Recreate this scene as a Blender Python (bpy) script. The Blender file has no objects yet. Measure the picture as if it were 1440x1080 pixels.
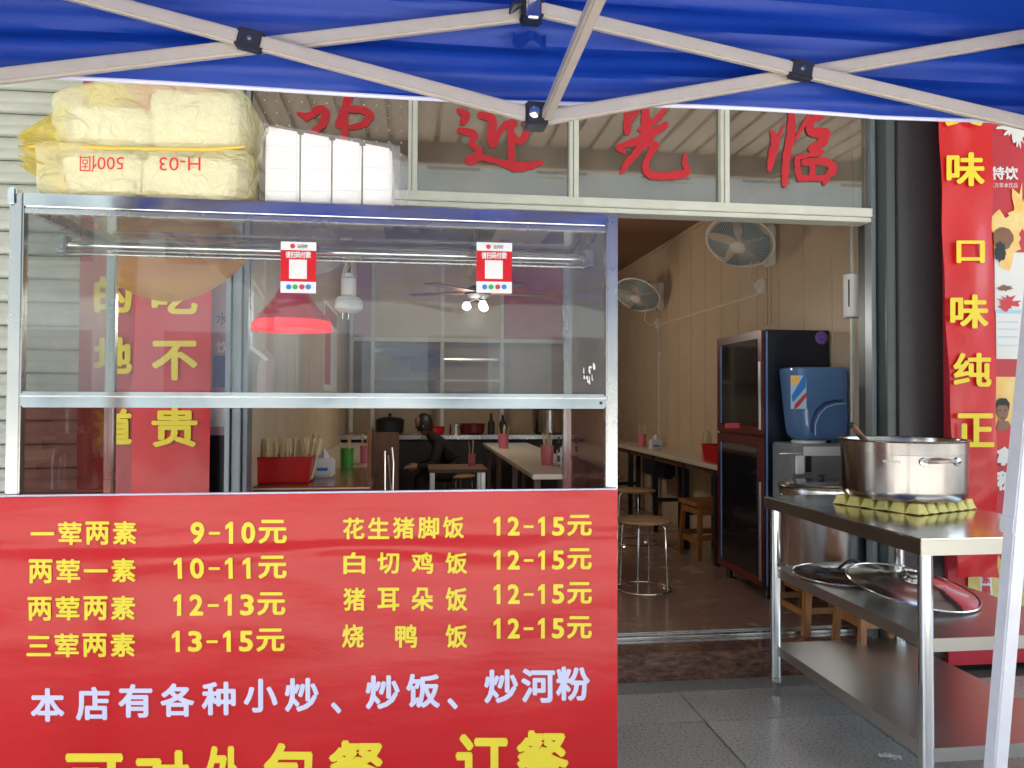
import bpy, bmesh, math, random
from math import sin, cos, pi, radians, atan2, sqrt
from mathutils import Vector, Matrix
random.seed(7)
SC = bpy.context.scene
COL = SC.collection

# ------------------------------------------------------------------ camera, world, sun, exposure
CAM = Vector((0, 0, 1.19)); YAW = radians(7.4); PITCH = radians(1.15); ROLL = 0.004; F = 1067.0
fwd = Vector((sin(YAW) * cos(PITCH), cos(YAW) * cos(PITCH), sin(PITCH)))
rt0 = Vector((cos(YAW), -sin(YAW), 0)); up0 = rt0.cross(fwd)
rt = rt0 * cos(ROLL) + up0 * sin(ROLL); up = up0 * cos(ROLL) - rt0 * sin(ROLL)
cam = bpy.data.cameras.new('camera'); co = bpy.data.objects.new('camera', cam); COL.objects.link(co)
cam.sensor_width = 36; cam.lens = 36 * F / 1440; cam.clip_start = 0.02; cam.clip_end = 400
R = Matrix((rt, up, -fwd)).transposed().to_4x4(); co.matrix_world = Matrix.Translation(CAM) @ R
SC.camera = co

SUN_ELEV, SUN_AZ = radians(58), radians(-158)      # azimuth clockwise from +Y
world = bpy.data.worlds.new('World'); SC.world = world; world.use_nodes = True
wn = world.node_tree.nodes; wl = world.node_tree.links
sky = wn.new('ShaderNodeTexSky'); sky.sky_type = 'NISHITA'; sky.sun_disc = False
sky.sun_elevation = SUN_ELEV; sky.sun_rotation = SUN_AZ; sky.dust_density = 3.0; sky.air_density = 1.2
wl.new(sky.outputs[0], wn['Background'].inputs[0]); wn['Background'].inputs[1].default_value = 0.13
sl = bpy.data.lights.new('sun', 'SUN'); sl.energy = 4.6; sl.angle = radians(0.6); sl.color = (1, .95, .87)
so = bpy.data.objects.new('sun', sl); COL.objects.link(so)
sd = Vector((sin(SUN_AZ) * cos(SUN_ELEV), cos(SUN_AZ) * cos(SUN_ELEV), sin(SUN_ELEV)))
so.rotation_euler = (-sd).to_track_quat('-Z', 'Y').to_euler(); so.location = (0, -6, 9)
SC.view_settings.view_transform = 'Standard'; SC.view_settings.look = 'None'
SC.view_settings.gamma = 1; SC.view_settings.use_curve_mapping = False
SC.view_settings.exposure = 3.22
SC.render.engine = 'CYCLES'
SC.cycles.max_bounces = 10; SC.cycles.diffuse_bounces = 5; SC.cycles.transparent_max_bounces = 16
SC.cycles.use_denoising = True; SC.cycles.sample_clamp_indirect = 6.0


def at(px, py, Y):
    """point of the photograph (px, py) on the upright plane y = Y"""
    d = fwd + rt * ((px - 720) / F) + up * ((540 - py) / F)
    return CAM + d * (Y / d.y)


def atz(px, py, z):
    d = fwd + rt * ((px - 720) / F) + up * ((540 - py) / F)
    return CAM + d * ((z - CAM.z) / d.z)


# ------------------------------------------------------------------ materials
def mat(name, col, rough=.5, metal=0., nscale=0., namt=0., bump=0., bscale=40., coat=0., spec=.5, emit=None,
        estr=0., col2=None, stretch=(1, 1, 1), rvar=0., trans=0., alpha=1.):
    m = bpy.data.materials.new(name); m.use_nodes = True
    n = m.node_tree.nodes; l = m.node_tree.links; b = n['Principled BSDF']
    c = (*col, 1)
    b.inputs['Base Color'].default_value = c; b.inputs['Roughness'].default_value = rough
    b.inputs['Metallic'].default_value = metal; b.inputs['Coat Weight'].default_value = coat
    b.inputs['Coat Roughness'].default_value = .1
    b.inputs['Specular IOR Level'].default_value = spec
    if alpha < 1: b.inputs['Alpha'].default_value = alpha
    if emit: b.inputs['Emission Color'].default_value = (*emit, 1); b.inputs['Emission Strength'].default_value = estr
    tc = n.new('ShaderNodeTexCoord'); mp = n.new('ShaderNodeMapping'); mp.inputs['Scale'].default_value = stretch
    l.new(tc.outputs['Object'], mp.inputs[0])
    if nscale:
        t = n.new('ShaderNodeTexNoise'); t.inputs['Scale'].default_value = nscale; t.inputs['Detail'].default_value = 8
        t.inputs['Roughness'].default_value = .65
        l.new(mp.outputs[0], t.inputs['Vector'])
        r = n.new('ShaderNodeValToRGB'); r.color_ramp.elements[0].position = .3; r.color_ramp.elements[1].position = .7
        c2 = col2 if col2 else tuple(x * (1 - namt) for x in col)
        r.color_ramp.elements[0].color = (*c2, 1); r.color_ramp.elements[1].color = c
        l.new(t.outputs[0], r.inputs[0]); l.new(r.outputs[0], b.inputs['Base Color'])
        if rvar:
            mr = n.new('ShaderNodeMapRange'); mr.inputs[1].default_value = .3; mr.inputs[2].default_value = .7
            mr.inputs[3].default_value = max(.02, rough - rvar); mr.inputs[4].default_value = rough + rvar
            l.new(t.outputs[0], mr.inputs[0]); l.new(mr.outputs[0], b.inputs['Roughness'])
    if bump:
        t2 = n.new('ShaderNodeTexNoise'); t2.inputs['Scale'].default_value = bscale; t2.inputs['Detail'].default_value = 5
        l.new(mp.outputs[0], t2.inputs['Vector'])
        bp = n.new('ShaderNodeBump'); bp.inputs['Strength'].default_value = bump; bp.inputs['Distance'].default_value = .01
        l.new(t2.outputs[0], bp.inputs['Height']); l.new(bp.outputs[0], b.inputs['Normal'])
    return m


def glass(name, tint=(1, 1, 1), base=.06, k=1.0, haze=0., hazecol=(.5, .5, .5), rough=.0, smear=True):
    """thin pane: clear transmission, fresnel mirror on top and a little dirt that scatters"""
    m = bpy.data.materials.new(name); m.use_nodes = True; n = m.node_tree.nodes; l = m.node_tree.links
    n.remove(n['Principled BSDF']); out = n['Material Output']
    tr = n.new('ShaderNodeBsdfTransparent'); tr.inputs[0].default_value = (*tint, 1)
    gl = n.new('ShaderNodeBsdfGlossy'); gl.inputs['Roughness'].default_value = rough
    df = n.new('ShaderNodeBsdfDiffuse'); df.inputs[0].default_value = (*hazecol, 1)
    fr = n.new('ShaderNodeFresnel'); fr.inputs[0].default_value = 1.5
    ma = n.new('ShaderNodeMath'); ma.operation = 'MULTIPLY_ADD'; ma.inputs[1].default_value = k; ma.inputs[2].default_value = base
    ma.use_clamp = True
    l.new(fr.outputs[0], ma.inputs[0])
    ge = n.new('ShaderNodeNewGeometry'); mi = n.new('ShaderNodeMapRange'); mi.inputs[3].default_value = 1.5; mi.inputs[4].default_value = 1 / 1.5
    l.new(ge.outputs['Backfacing'], mi.inputs[0]); l.new(mi.outputs[0], fr.inputs[0])      # both faces of the thin pane mirror alike
    m1 = n.new('ShaderNodeMixShader'); l.new(ma.outputs[0], m1.inputs[0]); l.new(tr.outputs[0], m1.inputs[1]); l.new(gl.outputs[0], m1.inputs[2])
    m2 = n.new('ShaderNodeMixShader'); l.new(m1.outputs[0], m2.inputs[1]); l.new(df.outputs[0], m2.inputs[2])
    m2.inputs[0].default_value = haze
    if smear and haze:
        tc = n.new('ShaderNodeTexCoord'); t = n.new('ShaderNodeTexNoise'); t.inputs['Scale'].default_value = 5; t.inputs['Detail'].default_value = 6
        l.new(tc.outputs['Object'], t.inputs['Vector'])
        mr = n.new('ShaderNodeMapRange'); mr.inputs[1].default_value = .35; mr.inputs[2].default_value = .7
        mr.inputs[3].default_value = haze * .6; mr.inputs[4].default_value = haze * 1.7
        l.new(t.outputs[0], mr.inputs[0]); l.new(mr.outputs[0], m2.inputs[0])
    l.new(m2.outputs[0], out.inputs[0])
    return m


def film(name, col, opac=.6, transl=.5, rough=.25, bump=.4, bscale=14, tint=None):
    """thin plastic or cloth that lets light through"""
    m = bpy.data.materials.new(name); m.use_nodes = True; n = m.node_tree.nodes; l = m.node_tree.links
    b = n['Principled BSDF']; b.inputs['Base Color'].default_value = (*col, 1); b.inputs['Roughness'].default_value = rough
    out = n['Material Output']
    tl = n.new('ShaderNodeBsdfTranslucent'); tl.inputs[0].default_value = (*col, 1)
    m1 = n.new('ShaderNodeMixShader'); m1.inputs[0].default_value = transl
    l.new(b.outputs[0], m1.inputs[1]); l.new(tl.outputs[0], m1.inputs[2])
    last = m1
    if opac < 1:
        tr = n.new('ShaderNodeBsdfTransparent'); tr.inputs[0].default_value = (*(tint or [min(1, c * 1.15) for c in col]), 1)
        m2 = n.new('ShaderNodeMixShader'); m2.inputs[0].default_value = opac
        l.new(tr.outputs[0], m2.inputs[1]); l.new(m1.outputs[0], m2.inputs[2]); last = m2
    l.new(last.outputs[0], out.inputs[0])
    if bump:
        tc = n.new('ShaderNodeTexCoord'); t = n.new('ShaderNodeTexNoise'); t.inputs['Scale'].default_value = bscale
        t.inputs['Detail'].default_value = 4; t.inputs['Distortion'].default_value = 1.2
        l.new(tc.outputs['Object'], t.inputs['Vector'])
        bp = n.new('ShaderNodeBump'); bp.inputs['Strength'].default_value = bump; bp.inputs['Distance'].default_value = .02
        l.new(t.outputs[0], bp.inputs['Height']); l.new(bp.outputs[0], b.inputs['Normal'])
    return m


M = dict(
    steel=mat('brushed_steel', (.60, .59, .56), .27, 1, 5, .05, stretch=(1, 1, 1), rvar=.04),
    polish=mat('polished_steel', (.80, .79, .76), .15, 1, 6, .04, rvar=.04),
    edgesteel=mat('edge_steel', (.44, .43, .39), .32, 1, 3, .15, rvar=.05),
    topsteel=mat('mirror_table_steel', (.78, .77, .74), .15, 1, 4, .08, rvar=.04),
    dullsteel=mat('worn_sheet_steel', (.68, .67, .64), .34, 1, 4, .07, rvar=.04),
    potsteel=mat('scuffed_pot_steel', (.45, .42, .39), .2, 1, 7, .3, .012, 14, rvar=.07),
    white_alu=mat('painted_white_aluminium', (.66, .68, .6), .4, 0, 12, .15, .05, 50),
    blue_alu=mat('anodised_aluminium', (.32, .37, .4), .33, .6, 25, .15, stretch=(8, 8, .3)),
    shutter=mat('cream_shutter_paint', (.60, .62, .54), .5, 0, 6, .2, .1, 20, stretch=(1, 1, 3)),
    banner=mat('red_banner_vinyl', (.55, .005, .009), .26, 0, 3, .12, .5, 3.2, coat=.05, spec=.4, stretch=(1, 1, 2.4)),
    banner2=mat('red_couplet_vinyl', (.64, .008, .012), .35, 0, 3, .2, .3, 5, coat=.2),
    pinkred=mat('faded_red_vinyl', (.5, .08, .09), .4, 0, 4, .25, .2, 6),
    yellow=mat('yellow_print', (.80, .64, .03), .45),
    wprint=mat('lavender_white_print', (.62, .62, .8), .45),
    brush=mat('red_vinyl_letter', (.55, .012, .025), .45, 0, 20, .15),
    white=mat('white_plastic', (.72, .71, .68), .4, 0, 20, .08, .03, 80),
    white2=mat('fan_white_plastic', (.72, .67, .60), .4, 0, 20, .12),
    black=mat('black_plastic', (.015, .015, .02), .4),
    granite=mat('black_granite', (.048, .046, .052), .3, 0, 60, .4),
    brownstone=mat('polished_brown_granite', (.30, .15, .10), .16, 0, 22, .7, col2=(.035, .015, .012), coat=.4, stretch=(1, 1, 2.5)),
    wall=mat('beige_wall_panel', (.60, .46, .31), .5, 0, 4, .14, .05, 12),
    ceil=mat('brown_ceiling_board', (.26, .13, .07), .55, 0, 5, .2),
    ifloor=mat('brown_tile', (.40, .235, .165), .25, 0, 5, .3, rvar=.06, coat=.2),
    tile=mat('grey_granite_tile', (.56, .55, .51), .3, 0, 95, .55, .02, 120, rvar=.06),
    joint=mat('dark_joint', (.05, .05, .045), .8),
    curb=mat('dark_kerb_stone', (.26, .26, .24), .5, 0, 120, .5, .1, 60),
    road=mat('asphalt', (.27, .26, .245), .85, 0, 90, .4, .2, 80),
    tube=mat('beige_tent_tube', (.47, .43, .385), .38, .2, 15, .12),
    legwhite=mat('white_tent_leg', (.62, .63, .68), .35, .1, 18, .12),
    bracket=mat('black_bracket', (.02, .022, .03), .35),
    hem=mat('white_piping', (.6, .62, .8), .5),
    wood=mat('orange_stool_wood', (.42, .17, .05), .35, 0, 7, .45, .1, 30, stretch=(6, 6, .8), coat=.2),
    ply=mat('round_seat_wood', (.48, .30, .14), .35, 0, 10, .25, stretch=(1, 5, 1), coat=.2),
    redwood=mat('red_brown_table_wood', (.28, .075, .03), .2, 0, 6, .35, stretch=(.6, 5, 1), coat=.5),
    panelwood=mat('dull_wood_panel', (.16, .07, .035), .45, 0, 6, .4, stretch=(5, 5, .8)),
    tabletop=mat('cream_laminate', (.62, .55, .44), .3, 0, 12, .1, coat=.2),
    cabblack=mat('black_glass_door', (.006, .006, .009), .06, 0, coat=.6),
    cabside=mat('navy_black_cabinet', (.010, .012, .022), .35, 0, 10, .2),
    cabred=mat('dark_red_frame', (.13, .012, .010), .3, 0, 12, .3, coat=.3),
    cabblue=mat('light_blue_trim', (.12, .25, .50), .3),
    redplastic=mat('red_plastic', (.55, .012, .015), .3, 0, 8, .15, coat=.2),
    pinkplastic=mat('pink_plastic', (.65, .16, .22), .35),
    green=mat('green_plastic', (.06, .35, .05), .35),
    bamboo=mat('bamboo_sticks', (.78, .62, .36), .6, 0, 60, .3, stretch=(8, 8, 1)),
    tissue=mat('tissue_white', (.75, .75, .74), .7, 0, 8, .12, .3, 16),
    foam=mat('white_foam_box', (.90, .90, .88), .5, 0, 10, .05, .1, 12),
    eggtray=mat('yellow_pulp', (.96, .86, .30), .8, 0, 18, .25, .4, 60),
    handle=mat('brown_wood_handle', (.25, .12, .06), .5, 0, 20, .3),
    redink=mat('red_ink', (.62, .03, .03), .6),
    pinkposter=mat('pale_lavender_poster', (.42, .34, .44), .35, 0, 3, .5, col2=(.46, .16, .22)),
    posterred=mat('red_poster', (.55, .03, .05), .35, 0, 3, .2, .2, 5),
    posterwhite=mat('white_poster', (.72, .74, .74), .4),
    flame=mat('flame_print', (.85, .45, .06), .5, 0, 12, .5, col2=(.80, .70, .35)),
    paleblue=mat('pale_blue_print', (.40, .62, .75), .5),
    gold=mat('gold_can_print', (.62, .48, .08), .4, 0, 25, .3, col2=(.62, .58, .30)),
    navy=mat('navy_print', (.02, .05, .3), .5),
    icblue=mat('blue_icon', (.02, .2, .6), .5), icgreen=mat('green_icon', (.03, .4, .08), .5), icred=mat('red_icon', (.55, .04, .06), .5),
    skin=mat('skin', (.24, .12, .08), .5), cloth=mat('black_clothing', (.010, .006, .007), .85, bump=.3, bscale=30), hair=mat('black_hair', (.008, .007, .007), .5),
    jug=glass('blue_jug_plastic', (.35, .6, .9), .05, 1.0, .36, (.24, .46, .80), .08, smear=False),
    water=glass('blue_water_jug_wall', (.4, .62, .85), .04, .8, .2, (.06, .16, .4), .1),
    cartglass=glass('dusty_cart_glass', (.90, .92, .91), .015, 1.0, .045, (.55, .55, .6), .012),
    sidepane=glass('dusty_side_glass', (.86, .88, .86), .0, .8, .14, (.5, .48, .44), .35),
    sideglass=glass('brown_side_glass', (.6, .4, .38), .04, 1.2, .10, (.35, .2, .18), .02),
    transom=glass('transom_glass', (.46, .42, .37), .15, 1.2, .13, (.5, .45, .36), .03),
    bulb=mat('lit_bulb', (.9, .9, .8), .4, emit=(1, .97, .85), estr=1.3),
    glow=mat('lit_red_glass', (.9, .02, .03), .3, emit=(1, .02, .04), estr=.10),
    lampred=mat('red_lamp_enamel', (.50, .006, .025), .3, emit=(1, .02, .06), estr=.010, coat=.3),  # weak glow put into the enamel, standing for light from within
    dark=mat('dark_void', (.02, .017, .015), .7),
    soffit=mat('brown_ribbed_sheet', (.42, .34, .27), .5, 0, 3, .25),
    opp=mat('pale_render', (.60, .60, .50), .8, 0, 1.2, .15), oppdark=mat('dark_window', (.05, .06, .07), .15),
    greenwall=mat('grey_green_front', (.33, .37, .33), .6, 0, 3, .2),
    bag=film('yellow_bag_film', (1, .96, .66), .46, .22, .22, 1.3, 22, tint=(1, .99, .86)),
    yellowfilm=film('deep_yellow_film', (.97, .86, .30), .45, .3, .22, 1.1, 20, tint=(1, .97, .74)),
    sagfilm=film('orange_bag_film', (.95, .66, .20), .66, .6, .3, .5, 12),
    clearbag=film('clear_bag_film', (.92, .94, .97), .22, .5, .15, .6, 30, tint=(.99, .99, 1)),
    canopy=film('blue_canopy_cloth', (.003, .045, .37), 1, .35, .5, .5, 3.0),
)


# each paving tile a shade of its own, with wide soft stains
_n = M['tile'].node_tree.nodes; _l = M['tile'].node_tree.links; _b = _n['Principled BSDF']
_src = _b.inputs['Base Color'].links[0].from_socket
_oi = _n.new('ShaderNodeObjectInfo'); _mr = _n.new('ShaderNodeMapRange'); _mr.inputs[3].default_value = .86; _mr.inputs[4].default_value = 1.06
_l.new(_oi.outputs['Random'], _mr.inputs[0])
_ge = _n.new('ShaderNodeNewGeometry'); _t = _n.new('ShaderNodeTexNoise'); _t.inputs['Scale'].default_value = 2.3; _t.inputs['Detail'].default_value = 9
_l.new(_ge.outputs['Position'], _t.inputs['Vector'])
_m2 = _n.new('ShaderNodeMapRange'); _m2.inputs[1].default_value = .35; _m2.inputs[2].default_value = .62; _m2.inputs[3].default_value = .80; _m2.inputs[4].default_value = 1.0
_l.new(_t.outputs[0], _m2.inputs[0])
_mm = _n.new('ShaderNodeMath'); _mm.operation = 'MULTIPLY'; _l.new(_mr.outputs[0], _mm.inputs[0]); _l.new(_m2.outputs[0], _mm.inputs[1])
_hs = _n.new('ShaderNodeHueSaturation'); _l.new(_src, _hs.inputs['Color']); _l.new(_mm.outputs[0], _hs.inputs['Value']); _l.new(_hs.outputs[0], _b.inputs['Base Color'])


# ------------------------------------------------------------------ mesh builder
class MB:
    def __init__(s): s.v = []; s.f = []

    def add(s, vs, fs):
        o = len(s.v); s.v += [Vector(v) for v in vs]; s.f += [tuple(i + o for i in f) for f in fs]; return s

    def box(s, a, b):
        x0, y0, z0 = [min(p, q) for p, q in zip(a, b)]; x1, y1, z1 = [max(p, q) for p, q in zip(a, b)]
        return s.add([(x0, y0, z0), (x1, y0, z0), (x1, y1, z0), (x0, y1, z0), (x0, y0, z1), (x1, y0, z1), (x1, y1, z1), (x0, y1, z1)],
                     [(0, 3, 2, 1), (4, 5, 6, 7), (0, 1, 5, 4), (1, 2, 6, 5), (2, 3, 7, 6), (3, 0, 4, 7)])

    def bar(s, p0, p1, w, h, upv=(0, 0, 1)):
        p0 = Vector(p0); p1 = Vector(p1); d = (p1 - p0).normalized(); u = Vector(upv)
        if abs(d.dot(u)) > .98: u = Vector((0, 1, 0))
        x = d.cross(u).normalized() * w / 2; z = x.cross(d).normalized() * h / 2
        vs = [p + a * x + b * z for p in (p0, p1) for a, b in ((-1, -1), (1, -1), (1, 1), (-1, 1))]
        return s.add(vs, [(0, 3, 2, 1), (4, 5, 6, 7), (0, 1, 5, 4), (1, 2, 6, 5), (2, 3, 7, 6), (3, 0, 4, 7)])

    def tube(s, pts, r, n=10, closed=False):
        pts = [Vector(p) for p in pts]; rings = []; N = len(pts)
        rr = r if isinstance(r, (list, tuple)) else [r] * N; prev = None
        for i, p in enumerate(pts):
            a = pts[(i - 1) % N] if (closed or i > 0) else p; b = pts[(i + 1) % N] if (closed or i < N - 1) else p
            d = (b - a).normalized()
            if prev is None:
                u = Vector((0, 0, 1)) if abs(d.z) < .9 else Vector((1, 0, 0)); x = d.cross(u).normalized()
            else:
                x = (prev - d * prev.dot(d)).normalized()
            prev = x; y = d.cross(x)
            rings.append([p + (x * cos(2 * pi * k / n) + y * sin(2 * pi * k / n)) * rr[i] for k in range(n)])
        vs = [v for ring in rings for v in ring]; fs = []
        for i in range(N if closed else N - 1):
            j = (i + 1) % N
            for k in range(n): fs.append((i * n + k, i * n + (k + 1) % n, j * n + (k + 1) % n, j * n + k))
        if not closed: fs += [tuple(range(n))[::-1], tuple(range((N - 1) * n, N * n))]
        return s.add(vs, fs)

    def lathe(s, prof, c=(0, 0, 0), n=32, rot=None, closed=False):
        c = Vector(c); vs = []
        for r, z in prof:
            for k in range(n):
                v = Vector((r * cos(2 * pi * k / n), r * sin(2 * pi * k / n), z)); vs.append(c + (rot @ v if rot else v))
        fs = [(i * n + k, i * n + (k + 1) % n, (i + 1) * n + (k + 1) % n, (i + 1) * n + k) for i in range(len(prof) - 1) for k in range(n)]
        return s.add(vs, fs)

    def prism(s, poly, y0, y1, axis='y'):
        def P(a, b, t): return (a, t, b) if axis == 'y' else ((t, a, b) if axis == 'x' else (a, b, t))
        n = len(poly); vs = [P(a, b, y0) for a, b in poly] + [P(a, b, y1) for a, b in poly]
        return s.add(vs, [tuple(range(n)), tuple(range(n, 2 * n))[::-1]] + [(i, i + n, (i + 1) % n + n, (i + 1) % n) for i in range(n)])

    def grid(s, fn, nu, nv):
        vs = [fn(i / nu, j / nv) for j in range(nv + 1) for i in range(nu + 1)]
        return s.add(vs, [(j * (nu + 1) + i, j * (nu + 1) + i + 1, (j + 1) * (nu + 1) + i + 1, (j + 1) * (nu + 1) + i) for j in range(nv) for i in range(nu)])


def root_of(o):
    while o.parent: o = o.parent
    return o


def mk(name, mb, m, parent=None, bevel=0., smooth=True, sub=0, kind=None, solid=0., world=True, label=None):
    """one mesh object out of the builder; coordinates are the world's, stored relative to the thing's base"""
    off = root_of(parent).location.copy() if (parent and world) else Vector((0, 0, 0))
    me = bpy.data.meshes.new(name); me.from_pydata([v - off for v in mb.v], [], mb.f); me.update()
    bm = bmesh.new(); bm.from_mesh(me); bmesh.ops.recalc_face_normals(bm, faces=bm.faces[:])
    if bevel:
        es = [e for e in bm.edges if len(e.link_faces) == 2 and e.calc_face_angle(0) > .6]
        bmesh.ops.bevel(bm, geom=es, offset=bevel, segments=2, affect='EDGES', clamp_overlap=True)
    if solid:
        bmesh.ops.solidify(bm, geom=bm.faces[:], thickness=solid)
    if smooth:
        for f in bm.faces: f.smooth = True
    bm.to_mesh(me); bm.free()
    if smooth: me.set_sharp_from_angle(angle=radians(38))
    me.materials.append(m)
    o = bpy.data.objects.new(name, me); COL.objects.link(o)
    if parent: o.parent = parent
    if sub:
        md = o.modifiers.new('sub', 'SUBSURF'); md.levels = sub; md.render_levels = sub
    if kind: o['kind'] = kind
    if label: o['label'] = label
    return o


def thing(name, label, cat, loc=(0, 0, 0), group=None):
    o = bpy.data.objects.new(name, None); COL.objects.link(o); o.location = loc; o.empty_display_size = .1
    o['label'] = label; o['category'] = cat
    if group: o['group'] = group
    return o


def tag(o, label, cat, group=None):
    o['label'] = label; o['category'] = cat
    if group: o['group'] = group
    return o


def struct(name, mb, m, **k):
    o = mk(name, mb, m, **k); o['kind'] = 'structure'; return o


def copy_tree(o, loc=None, rotz=None, label=None, parent=None):
    c = o.copy(); COL.objects.link(c); c.parent = parent
    if loc is not None: c.location = loc
    if rotz is not None: c.rotation_euler = (0, 0, rotz)
    if label: c['label'] = label
    for ch in [x for x in bpy.data.objects if x.parent == o]: copy_tree(ch, parent=c)
    return c


def text_mesh(body, bold=.02, ext=.0012, res=2):
    cu = bpy.data.curves.new('lettering', 'FONT'); cu.body = body; cu.size = 1; cu.offset = 0; cu.extrude = 0; cu.resolution_u = res
    o = bpy.data.objects.new('tmp', cu); COL.objects.link(o); bpy.context.view_layer.update()
    me = bpy.data.meshes.new_from_object(o.evaluated_get(bpy.context.evaluated_depsgraph_get()))
    bpy.data.objects.remove(o); bpy.data.curves.remove(cu); me.materials.clear(); return me


def letter(body, m, parent, Y, box, bold=.02, rot=0., flipv=False, nrm=None, name='lettering', ext=0, yfn=None):
    """lettering filling the photo box (x0,y0,x1,y1) on the upright plane Y; weight is added by overprinting shifted copies"""
    me0 = text_mesh(body, 0, 0, 3)
    a = at(box[0], box[3], Y); b = at(box[2], box[1], Y)
    c = at(box[0], box[1], Y); d = at(box[2], box[3], Y)
    xs = [v.co.x for v in me0.vertices]; ys = [v.co.y for v in me0.vertices]
    bb = max(0, bold) * 1.15
    x0, x1, y0, y1 = min(xs) - bb, max(xs) + bb, min(ys) - bb, max(ys) + bb; off = root_of(parent).location
    sh = [(0, 0)] if bb < .012 else [(bb * cos(k * pi / 3), bb * sin(k * pi / 3)) for k in range(6)] + [(0, 0)]
    vs = []; fs = []
    for q, (sx, sy) in enumerate(sh):
        o_ = len(vs)
        for v in me0.vertices:
            u = (v.co.x + sx - x0) / (x1 - x0); w = (v.co.y + sy - y0) / max(1e-6, (y1 - y0))
            if flipv: u, w = 1 - u, 1 - w
            p = (a * (1 - w) + c * w) * (1 - u) + (d * (1 - w) + b * w) * u
            vs.append(Vector((p.x, (yfn(p.x, p.z) if yfn else Y) - q * .00006, p.z)) - off)
        fs += [tuple(o_ + i for i in p.vertices) for p in me0.polygons]
    bpy.data.meshes.remove(me0)
    me = bpy.data.meshes.new(name); me.from_pydata(vs, [], fs); me.update()
    me.materials.append(m)
    o = bpy.data.objects.new(name, me); COL.objects.link(o); o.parent = parent
    return o


def rect(px0, py0, px1, py1, Y, th):
    """box whose front face (plane Y) fills the photo rectangle"""
    a = at(px0, py0, Y); b = at(px1, py1, Y); c = at(px0, py1, Y); d = at(px1, py0, Y)
    return MB().box(((a.x + c.x) / 2, Y, (c.z + b.z) / 2), ((b.x + d.x) / 2, Y + th, (a.z + d.z) / 2))


FZ = 0.117      # floor height inside the shop
FY = 3.20       # plane of the shopfront
RX, LX = 2.26, -.69   # inner side walls
CZ = 2.60       # ceiling
BY = 8.4        # back wall

# ------------------------------------------------------------------ setting
struct('ground', MB().box((-60, -80, -.3), (60, 60, -.03)), M['joint'], smooth=False)
rd = struct('road', MB().box((-60, -13, -.03), (60, -5.2, -.012)), M['road'], smooth=False)
pv = struct('pavement', MB().box((-6, -5.2, -.03), (8, 3.1, -.008)), M['joint'], smooth=False)
tb = MB().box((-.2975, -.2975, -.008), (.2975, .2975, 0)); tme = None; k = 0
for j in range(-1, 8):
    for i in range(-4, 7):
        cx, cy = .18 + .6 * i, 2.42 - .6 * j + 0.0
        if j == -1: continue
        if tme is None:
            t = mk('paving_tile', tb, M['tile'], pv, bevel=.0015, world=False); tme = t.data
        else:
            t = bpy.data.objects.new('paving_tile', tme); COL.objects.link(t); t.parent = pv
        t.location = (cx, cy, random.uniform(-.0012, .0006)); t.rotation_euler = (0, 0, random.choice((0, pi / 2, pi, -pi / 2)))
fr = MB()
for i in range(-4, 7): fr.box((.18 + .6 * i - .2975, 2.7225, -.008), (.18 + .6 * i + .2975, 3.0, 0))
mk('paving_border', fr, M['tile'], pv, kind='stuff')
struct('kerb_strip', MB().box((-1.5, 3.003, -.008), (2.05, 3.118, .004)), M['curb'], bevel=.004)
fs = MB()
for j in range(1, 9):
    for i in range(-8, 12):
        if -2.2 < .18 + .6 * i < 4.2 and j < 8 and 0: continue
        fs.box((.18 + .6 * i - .2975, -5.18 + .35 * (j - 1), -.009), (.18 + .6 * i + .2975, -5.18 + .35 * (j - 1) + .347, -.0005))
mk('paving_border', fs, M['tile'], pv, kind='stuff')

struct('interior_floor', MB().box((LX - .1, 3.30, 0), (RX + .1, BY + .1, FZ)), M['ifloor'], smooth=False)
st = struct('door_step', MB().box((-.75, 3.12, 0), (2.13, 3.298, FZ)), M['brownstone'], bevel=.004)
struct('ceiling', MB().box((LX - .1, FY + .12, CZ), (RX + .1, BY + .1, CZ + .1)), M['ceil'], smooth=False)
mk('ceiling_trim', MB().box((RX - .03, FY + .13, CZ - .03), (RX - .002, BY - .01, CZ - .001)), M['wall'], bpy.data.objects['ceiling'])
wr = struct('wall_right', MB().box((RX, FY + .02, 0), (RX + .12, BY + .1, CZ + .1)), M['joint'], smooth=False)
pm = None
y = FY + .05
while y < BY:
    y1 = min(y + .30, BY)
    mk('wall_panel', MB().box((RX - .010, y + .001, FZ), (RX - .0005, y1 - .001, CZ)), M['wall'], wr, bevel=.003)
    y = y1
wlft = struct('wall_left', MB().box((LX - .12, FY + .12, 0), (LX, BY + .1, CZ + .1)), M['joint'], smooth=False)
y = FY + .13
while y < BY:
    y1 = min(y + .30, BY)
    mk('wall_panel', MB().box((LX + .0005, y + .001, FZ), (LX + .010, y1 - .001, CZ)), M['wall'], wlft, bevel=.003)
    y = y1
struct('wall_back', MB().box((LX, BY, 0), (RX, BY + .1, CZ + .1)), M['wall'], smooth=False)

# upper storey of the building and the side fronts
bd = thing('shop_building', 'concrete shop building over the glazed restaurant front, mostly hidden above the blue tent', 'building', (0, 3.4, 0))
mk('wall', MB().box((-7, 3.5, CZ + .11), (9, 8.6, 6.5)), M['opp'], bd, smooth=False)
mk('wall', MB().box((-7, FY + .06, 2.9), (9, 3.499, 6.5)), M['greenwall'], bd, smooth=False)
mk('wall', MB().box((-7, 3.36, 0), (LX - .13, 3.498, 2.89)), M['greenwall'], bd, smooth=False)
mk('wall', MB().box((RX + .13, 3.36, 0), (9, 3.498, 2.89)), M['greenwall'], bd, smooth=False)

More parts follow.
